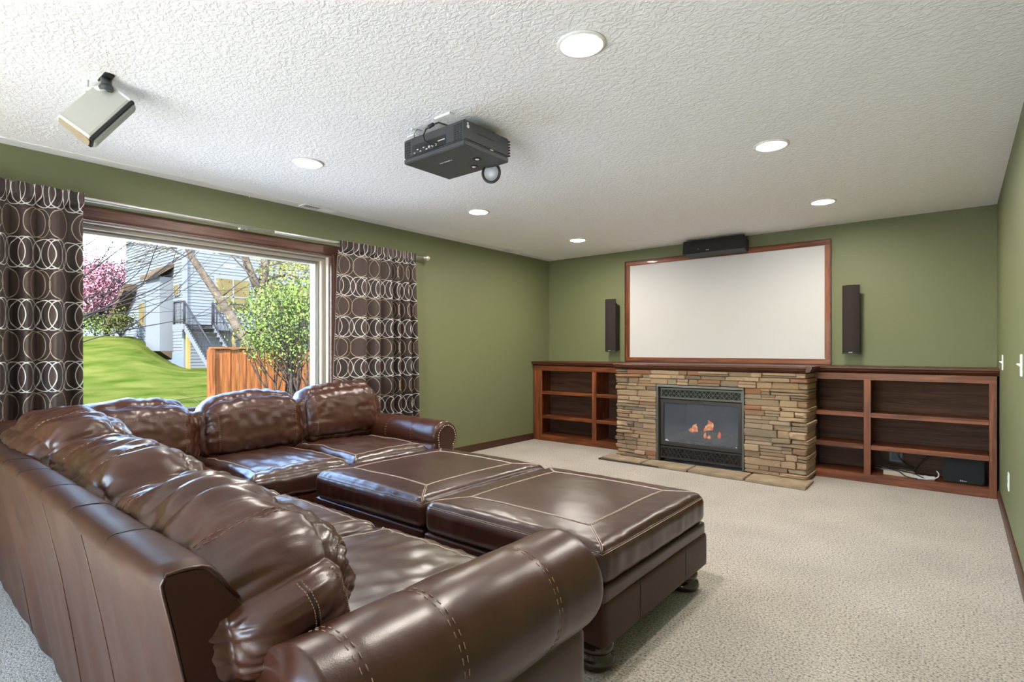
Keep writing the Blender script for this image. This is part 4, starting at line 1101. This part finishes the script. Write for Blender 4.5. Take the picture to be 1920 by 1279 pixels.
# ================================================================== OUTDOORS
def ground_z(x, y):
    d = -math.sin(TH)*x+math.cos(TH)*y; lat = math.cos(TH)*x+math.sin(TH)*y
    px = 960+FPX*lat/max(d, 2)
    s_ = 1-smooth(240, 352, px)
    z = .02+.36*smooth(7, 24, d)+s_*1.55*smooth(14, 29, d)
    return z
gv = []; gf = []; NX, NY = 90, 90
for i in range(NX+1):
    x = XL-.26-(i/NX)**1.4*60
    for j in range(NY+1):
        y = -25+j/NY*75; gv.append((x, y, ground_z(x, y)+.02*nz3(x*.4, y*.4, 0)))
for i in range(NX):
    for j in range(NY):
        a = i*(NY+1)+j; gf.append((a, a+NY+1, a+NY+2, a+1))
lawn = MB(); lawn.add(gv, gf, True); tag(lawn.build('lawn', 'grass'), kind='structure')

tag(B(XL-5.8, XL-.26, -9, 2.5, -.1, .05).build('added_patio', 'bounce_concrete'), kind='structure')  # unseen slab, added to reflect sunlight through the window onto the ceiling
tag(B(XL-.25, XR+6, -12, YF-.26, -.15, -.01).build('added_patio_rear', 'bounce_concrete'), kind='structure')  # unseen slab outside the added door, there to bounce sun inside
# neighbour's house -----------------------------------------------------------------
hd = at(346, 690, 24.0); hd.z = 0
ex = Vector((0, 1, 0))            # along the deck facade, to the right (parallel to our own house)
ey = Vector((-1, 0, 0))           # along the side facade, going away
HM = Matrix((ex, ey, Vector((0, 0, 1)))).transposed().to_4x4(); HM.translation = hd  # rotation only: +z up
nh = tag(empty('neighbour_house', hd), 'white sided neighbouring house with raised deck beyond the lawn', 'house')
nh.matrix_world = HM
def siding(L, H, z0, along, nm, mat):
    """lapped boards; along='x' -> wall on y=0 ; 'y' -> wall on x=0"""
    mb = MB(); lap = .14; k = int(H/lap); vs = []; fs = []
    for i in range(k):
        a, b_ = z0+i*lap, z0+(i+1)*lap
        for (h0, o0), (h1, o1) in (((a, .028), (b_, .004)), ((b_, .004), (b_, .028))):
            if along == 'x': q = [(0, -o0, h0), (L, -o0, h0), (L, -o1, h1), (0, -o1, h1)]
            else: q = [(-o0, 0, h0), (-o1, 0, h1), (-o1, L, h1), (-o0, L, h0)]
            mb.add(q, [(0, 1, 2, 3)])
    mb.build(nm, mat, nh, fix=False)
siding(11, 9.5, .1, 'x', 'front_siding', 'siding'); siding(8, 8.6, .9, 'y', 'side_siding', 'siding')
B(.03, 10.9, .03, 7.9, 0, 9.4).build('house_body', 'house_trim', nh)
B(-.05, .0, -.0, 3.2, .0, 1.1).build('foundation', 'siding_blue', nh)
B(-.07, .09, -.09, .07, .0, 9.4).build('corner_board', 'house_trim', nh)
# chimney chase bump on the side wall with a little shed roof
B(-.55, -.0, 1.3, 3.1, 1.15, 4.5).build('chimney_chase', 'siding', nh)
MB().prism([(-.75, 4.45), (.0, 5.0), (.0, 5.15), (-.75, 4.6)], 'y', 1.15, 3.25).build('shed_roof', 'soffit_brown', nh)
MB().prism([(-.55, 1.15), (-.0, 1.15), (-.0, .75)], 'y', 1.3, 3.1).build('chase_skirt', 'soffit_brown', nh)
def hwin(along, p, z, w, h, nm='window'):
    f = MB(); g = MB(); 
    if along == 'x':
        f.box(p-w/2-.08, p+w/2+.08, -.075, -.03, z-h/2-.08, z+h/2+.08); o = f.build(nm, 'house_trim', nh)
        B(p-w/2, p+w/2, -.09, -.07, z-h/2, z+h/2).build('pane', 'house_glass', o)
        B(p-.03, p+.03, -.10, -.085, z-h/2, z+h/2).build('mullion', 'house_trim', o)
        if h > 1.0: B(p-w/2, p+w/2, -.10, -.085, z-.1, z-.04).build('mullion', 'house_trim', o)
    else:
        f.box(-.075, -.03, p-w/2-.06, p+w/2+.06, z-h/2-.06, z+h/2+.06); o = f.build(nm, 'house_trim', nh)
        B(-.09, -.07, p-w/2, p+w/2, z-h/2, z+h/2).build('pane', 'house_glass', o)
hwin('x', 2.05, 3.75, 1.5, 1.5); hwin('x', 3.7, 3.75, 1.3, 1.5); hwin('x', 5.6, 3.7, 2.0, 1.6)
hwin('x', 1.9, 6.0, .8, .5); hwin('x', 4.0, 6.0, .8, .5); hwin('y', .75, 3.9, .5, .4); hwin('y', 5.3, 3.0, .8, 1.1)
# roof line with brown soffits
MB().prism([(-.6, 8.6), (4.0, 11.8), (8.6, 8.6), (8.6, 8.9), (4.0, 12.1), (-.6, 8.9)], 'x', -.7, 11.7).build('roof', 'roof_shingle', nh)
MB().prism([(-.6, 8.45), (.1, 8.9), (.1, 9.2), (-.6, 8.6)], 'x', -.7, 11.7).build('eave', 'soffit_brown', nh)
MB().prism([(6.2, 4.2), (9.2, 2.4), (9.2, 2.75), (6.2, 4.55)], 'x', -.6, .3).build('side_eave', 'soffit_brown', nh)
MB().box(-.16, -.05, 3.9, 4.3, 1.6, 2.6).build('meter_box', 'utility_grey', nh)
MB().tube([(-.1, 4.1, .6), (-.1, 4.1, 1.6)], .04, 8).build('conduit', 'utility_grey', nh)
# deck and stairs
dz = 2.30-.0
dk = tag(empty('deck', hd), 'raised wooden deck with black railing and stairs on the neighbouring house', 'deck'); dk.matrix_world = HM
for k in range(8):
    B(-.45, 5.6, -.06-k*.15-.135, -.06-k*.15, dz-.04, dz).build('deck_plank', 'deck_board', dk)
for bb_ in ((.65, 5.6, -1.30, -1.25), (-.50, -.45, -1.30, -.05)): B(*bb_, dz-.24, dz).build('rim_joist', 'deck_white', dk)
for x, y in ((-.25, -1.1), (1.6, -1.1), (4.6, -1.1)): B(x-.07, x+.07, y-.07, y+.07, .25, dz-.24).build('post', 'deck_post', dk)
def railing(p0, p1, nb, hr=.95):
    p0, p1 = Vector(p0), Vector(p1); r_ = MB(); u = Vector((0, 0, hr))
    r_.tube([p0+u, p1+u], .035, 6); r_.tube([p0+Vector((0, 0, .1)), p1+Vector((0, 0, .1))], .025, 6)
    for i in range(nb+1):
        q = p0.lerp(p1, i/nb); r_.tube([q, q+u], .045 if i in (0, nb) else .012, 5)
    r_.build('railing', 'rail_black', dk)
railing((-.45, -.1, dz), (-.45, -1.25, dz), 8); railing((.7, -1.25, dz), (5.6, -1.25, dz), 34)
NS = 11; rise = (dz-.12)/NS; run = .27
sx = (-.43, .62)
for k in range(NS):
    z = dz-rise*(k+1); y = -1.25-run*k-.0; s_ = 0
    B(sx[0]+s_, sx[1]+s_, y-run, y, z, z+.04).build('stair_tread', 'deck_board', dk)
Lx = 0
for x in (sx[0]-.03, sx[1]+.03):
    MB().add([(x, -1.25, dz-.30), (x, -1.25, dz), (x+Lx, -1.27-run*NS, .32), (x+Lx, -1.27-run*NS, .02), (x+.05, -1.25, dz-.30), (x+.05, -1.25, dz), (x+Lx+.05, -1.27-run*NS, .32), (x+Lx+.05, -1.27-run*NS, .02)],
             [(0, 1, 2, 3), (7, 6, 5, 4), (0, 4, 5, 1), (1, 5, 6, 2), (2, 6, 7, 3), (3, 7, 4, 0)]).build('stringer', 'deck_white', dk)
    railing((x, -1.27, dz), (x+Lx, -1.27-run*NS, .25), 22)

# fence ------------------------------------------------------------------------------
FXx = -10.5
fe = tag(empty('fence', (FXx, 4.2, 0)), 'weathered orange-brown board privacy fence standing on the lawn', 'fence')
bmesh_board = None; yb0 = 4.22
for k in range(34):
    w = .138; hgt = 1.215+.012*math.sin(k*2.3)
    if bmesh_board is None:
        bmesh_board = B(-.010, .010, 0, w-.006, 0, 1.19).build('fence_board', 'fence_wood', fe); o = bmesh_board
    else: o = share(bmesh_board, 'fence_board', fe)
    o.location = (.004*math.sin(k*5.1)+(.012 if k % 2 else 0), yb0-4.2+k*.140, .02); o.scale = (1, 1, hgt/1.215)
rbox(-.06, .055, -.06, 34*.14+.08, 1.212, 1.25, 'cap_rail', 'fence_wood_y', fe, .006)
rbox(-.055, .055, -.09, .02, .0, 1.212, 'fence_post', 'fence_wood', fe, .006)
for zz in (.25, 1.0): rbox(-.06, -.02, .0, 34*.14, zz, zz+.09, 'back_rail', 'fence_wood_y', fe, .004)

# trees ------------------------------------------------------------------------------
def branchy(mb, p, d, L, r, depth, rnd, spread=.55, up=.15, tips=None, wig=.25):
    pts = [p.copy()]; rad = [r]; q = p.copy(); dd = d.normalized(); N = 7
    for i in range(N):
        dd = (dd+Vector((rnd.uniform(-1, 1), rnd.uniform(-1, 1), rnd.uniform(-1, 1)))*wig*.35+Vector((0, 0, up*.12))).normalized()
        q = q+dd*L/N; pts.append(q.copy()); rad.append(r*(1-.62*(i+1)/N))
    mb.tube(pts, rad, 6 if r > .02 else 4, caps=False)
    if tips is not None and depth <= 1: tips += pts[2:]
    if depth > 0:
        for k in range(rnd.choice([2, 3, 3])+(1 if depth > 1 else 0)):
            i = rnd.randint(2, N); t = (pts[i]-pts[i-1]).normalized()
            s_ = Vector((rnd.uniform(-1, 1), rnd.uniform(-1, 1), rnd.uniform(-.6, 1))); s_ = (s_-t*s_.dot(t)).normalized()
            branchy(mb, pts[i], (t+s_*spread*rnd.uniform(.6, 1.4)), L*rnd.uniform(.5, .75), rad[i]*.75, depth-1, rnd, spread, up, tips, wig)
def leaves(mb, pts, nper, rad, size, rnd):
    for p in pts:
        for k in range(nper):
            v = Vector((rnd.gauss(0, 1), rnd.gauss(0, 1), rnd.gauss(0, .8)))*rad*.5+p
            a = Vector((rnd.uniform(-1, 1), rnd.uniform(-1, 1), rnd.uniform(-1, 1))).normalized()*size*rnd.uniform(.6, 1.3)
            b_ = a.orthogonal().normalized()*size*rnd.uniform(.35, .6)
            mb.add([v-a, v+b_, v+a, v-b_], [(0, 1, 2, 3)])
# pink blossom tree on the hill
r_ = random.Random(3)
pt = at(200, 628, 33); pt.z = ground_z(pt.x, pt.y)
bt = tag(empty('blossom_tree', pt), 'pink flowering crabapple tree on top of the grassy rise', 'tree')
mb = MB(); tips = []
mb.tube([(0, 0, -.1), (.02, 0, .9), (-.05, 0, 1.3)], [.17, .14, .13], 8)
for k in range(8):
    a = 2*PI*k/8; branchy(mb, Vector((-.03, 0, 1.2)), Vector((math.cos(a)*.9, math.sin(a)*.9, .75+.3*(k % 2))), 2.1, .09, 2, r_, .6, .5, tips)
mb.build('trunk', 'bark_dark', bt)
lf = MB(); pts = []
for k in range(520):
    v = Vector((r_.gauss(0, 1), r_.gauss(0, 1), r_.gauss(0, 1))).normalized()*(r_.random()**.4)
    pts.append(Vector((v.x*2.5-.5*rt.x, v.y*2.5-.5*rt.y, 3.05+v.z*(2.3 if v.z > 0 else 1.7))))
leaves(lf, pts, 26, .45, .085, r_); tag(lf.build('blossoms', 'blossom', bt, fix=False), kind='stuff')
# small dark shrub beside it and a grey trunk
sh = at(226, 626, 26.5); sh.z = ground_z(sh.x, sh.y)
bs = tag(empty('shrub', sh), 'small reddish green shrub under the pink tree by the white house', 'shrub')
mb = MB(); tips = []
for k in range(7): branchy(mb, Vector((0, 0, 0)), Vector((r_.uniform(-.8, .8), r_.uniform(-.8, .8), 1)), .8, .03, 1, r_, .6, .3, tips)
mb.build('stems', 'bark_dark', bs); lf = MB(); leaves(lf, [Vector((r_.gauss(0, .38), r_.gauss(0, .38), .75+r_.gauss(0, .32))) for k in range(60)], 14, .25, .07, r_); tag(lf.build('foliage', 'leaf_dark', bs, fix=False), kind='stuff')
gs = at(178, 622, 33); gs.z = ground_z(gs.x, gs.y)
bs = tag(empty('bush', gs), 'light green bush far behind the pink tree', 'shrub')
mb = MB(); branchy(mb, Vector((0, 0, 0)), Vector((0, 0, 1)), 1.0, .05, 2, r_, .7, .3); mb.build('stems', 'bark_dark', bs)
lf = MB(); leaves(lf, [Vector((r_.gauss(0, .55), r_.gauss(0, .55), 1.0+r_.gauss(0, .45))) for k in range(60)], 14, .3, .10, r_); tag(lf.build('foliage', 'leaf_green', bs, fix=False), kind='stuff')
# distant garage wall behind the rise
gp = at(188, 622, 44)
dg = tag(empty('distant_garage', gp), 'pale outbuilding glimpsed behind the pink tree', 'building')
dg.rotation_euler = (0, 0, TH)
B(-1.6, 1.6, 0, 3, -2.0, 1.2).build('wall', 'siding', dg); MB().prism([(-.3, 1.2), (1.5, 2.2), (3.3, 1.2)], 'x', -1.9, 1.9).build('roof', 'roof_shingle', dg)
# bare tree left of the view sending thin branches across
nt_ = at(95, 640, 9.5); nt_.z = ground_z(nt_.x, nt_.y)
tb_ = tag(empty('bare_tree', nt_), 'bare tree whose thin dark branches reach across the left of the window', 'tree')
mb = MB(); r_ = random.Random(12)
mb.tube([(0, 0, -.1), (.05, .02, 1.0), (.02, 0, 2.2), (.0, .05, 4.2)], [.13, .11, .09, .04], 9)
tw = MB()
for (zz, ddir, L, rr) in ((1.35, (rt*1.0+upv*.52), 2.6, .028), (1.5, (rt*1.0+upv*.30-fw_*.1), 2.6, .024), (1.9, (rt+upv*.25), 2.0, .022), (2.1, (rt+upv*.55), 2.2, .02), (1.15, (rt+upv*.25+fw_*.2), 2.7, .022), (2.5, (rt+upv*.1), 1.7, .018), (2.8, rt*.8+upv*.5, 1.6, .018), (2.9, rt-upv*.1, 1.6, .016), (2.4, -rt+upv*.5, 2, .02), (3.0, -rt*.5+fw_*.5+upv*.5, 2, .02), (2.7, fw_-upv*-.5, 2, .02)):
    branchy(tw, Vector((.02, 0, zz)), Vector(ddir), L, rr*.75, 2, r_, .45, .1, None, .22)
mb.build('trunk', 'bark', tb_); tw.build('branches', 'bark_dark', tb_)
# leaning birch-like tree behind the fence
bp_ = at(488, 660, 14.5); bp_.z = ground_z(bp_.x, bp_.y)
bb = tag(empty('birch_tree', bp_), 'pale-barked multi-trunk tree leaning left behind the fence', 'tree')
def loc_at(px, py, d): return at(px, py, d)-bp_
mb = MB(); r_ = random.Random(5); tips = []
mb.tube([loc_at(478, 690, 13.6), loc_at(466, 648, 13.6), loc_at(440, 605, 13.5), loc_at(412, 560, 13.4), loc_at(385, 520, 13.3), loc_at(362, 486, 13.2), loc_at(346, 452, 13.1), loc_at(330, 405, 13)], [.15, .14, .12, .105, .09, .08, .065, .05], 10)
mb.tube([loc_at(495, 690, 14.5), loc_at(492, 630, 14.5), loc_at(490, 560, 14.5), loc_at(492, 540, 14.5)], [.18, .17, .15, .14], 10)
mb.tube([loc_at(490, 552, 14.5), loc_at(474, 520, 14.4), loc_at(462, 490, 14.3), loc_at(454, 455, 14.2), loc_at(440, 400, 14.2)], [.12, .10, .09, .08, .05], 9)
mb.tube([loc_at(492, 545, 14.5), loc_at(496, 510, 14.6), loc_at(499, 470, 14.6), loc_at(505, 400, 14.6)], [.13, .115, .10, .06], 9)
mb.tube([loc_at(497, 528, 14.5), loc_at(515, 518, 14.4), loc_at(545, 514, 14.2), loc_at(575, 524, 14), loc_at(610, 530, 14)], [.05, .04, .035, .025, .015], 6)
mb.build('trunk', 'bark_birch', bb)
tw = MB()
for (px, py, dx, dy) in ((346, 452, 1, .3), (362, 486, -1, .4), (385, 520, -.6, .8), (412, 560, .6, .6), (462, 490, -1, .5), (456, 460, -.8, .1), (499, 470, 1, .4), (497, 500, 1, .2), (500, 480, .7, .8), (474, 520, -.7, .6), (350, 460, -1, -.1), (440, 605, .3, .4)):
    branchy(tw, loc_at(px, py, 13.9), rt*dx+upv*dy+fw_*r_.uniform(-.3, .3), 1.5, .022, 2, r_, .5, .1, tips)
tw.build('branches', 'bark', bb)
lf = MB(); leaves(lf, [p for p in tips[::5]], 3, .3, .035, r_)
leaves(lf, [loc_at(r_.uniform(505, 640), r_.uniform(452, 535), 15+r_.uniform(-.8, .8)) for k in range(150)], 12, .5, .045, r_)
tag(lf.build('foliage', 'leaf_yellow', bb, fix=False), kind='stuff')
# green shrub in front of the fence
gp = at(548, 720, 9.6); gp.z = ground_z(gp.x, gp.y)
gs = tag(empty('lilac_bush', gp), 'bright green leafy bush growing over the fence by the window', 'shrub')
mb = MB(); r_ = random.Random(8); tips = []
for k in range(16):
    branchy(mb, Vector((r_.uniform(-.25, .25), r_.uniform(-.25, .25), 0)), rt*r_.uniform(-.55, .55)+fw_*r_.uniform(-.35, .35)+upv, r_.uniform(1.1, 1.8), .022, 2, r_, .45, .3, tips)
mb.build('stems', 'bark', gs)
lf = MB(); pp = []
while len(pp) < 330:
    a, b_ = r_.uniform(455, 660), r_.uniform(505, 668)
    if ((a-555)/100)**2+((b_-600)/72)**2 < 1+.35*nz3(a*.03, b_*.03, 2): pp.append(at(a, b_, 9.6+r_.gauss(0, .45))-gp)
leaves(lf, pp, 18, .20, .030, r_); leaves(lf, [t for t in tips[::4] if t.z > .8], 4, .15, .03, r_)
tag(lf.build('foliage', 'leaf_green', gs, fix=False), kind='stuff')
# dry ornamental grass just outside the glass
dg_ = at(470, 760, 6.2); dg_.z = ground_z(dg_.x, dg_.y)
gr = tag(empty('dry_grass', dg_), 'tuft of dry straw-coloured grass outside below the window', 'grass tuft')
mb = MB()
for k in range(240):
    a = r_.uniform(0, 2*PI); L = r_.uniform(.5, .80); s_ = r_.uniform(.15, .6); b0 = Vector((r_.gauss(0, .16), r_.gauss(0, .16), 0))
    dv = Vector((math.cos(a)*s_, math.sin(a)*s_, 1)).normalized()
    mb.tube([b0, b0+dv*L*.6, b0+dv*L*.95+Vector((math.cos(a), math.sin(a), -.25))*.12], [.004, .003, .001], 4, caps=False)
tag(mb.build('blades', 'straw', gr, fix=False), kind='stuff')

for o in bpy.data.objects:
    k = o.name.split('.')[0]
    if o.parent and k in ('stitching', 'seam', 'nail_heads', 'lattice', 'sockets', 'vent_slots', 'front_fins', 'maker_mark', 'railing', 'branches', 'stems', 'welt'): o['kind'] = 'stuff'
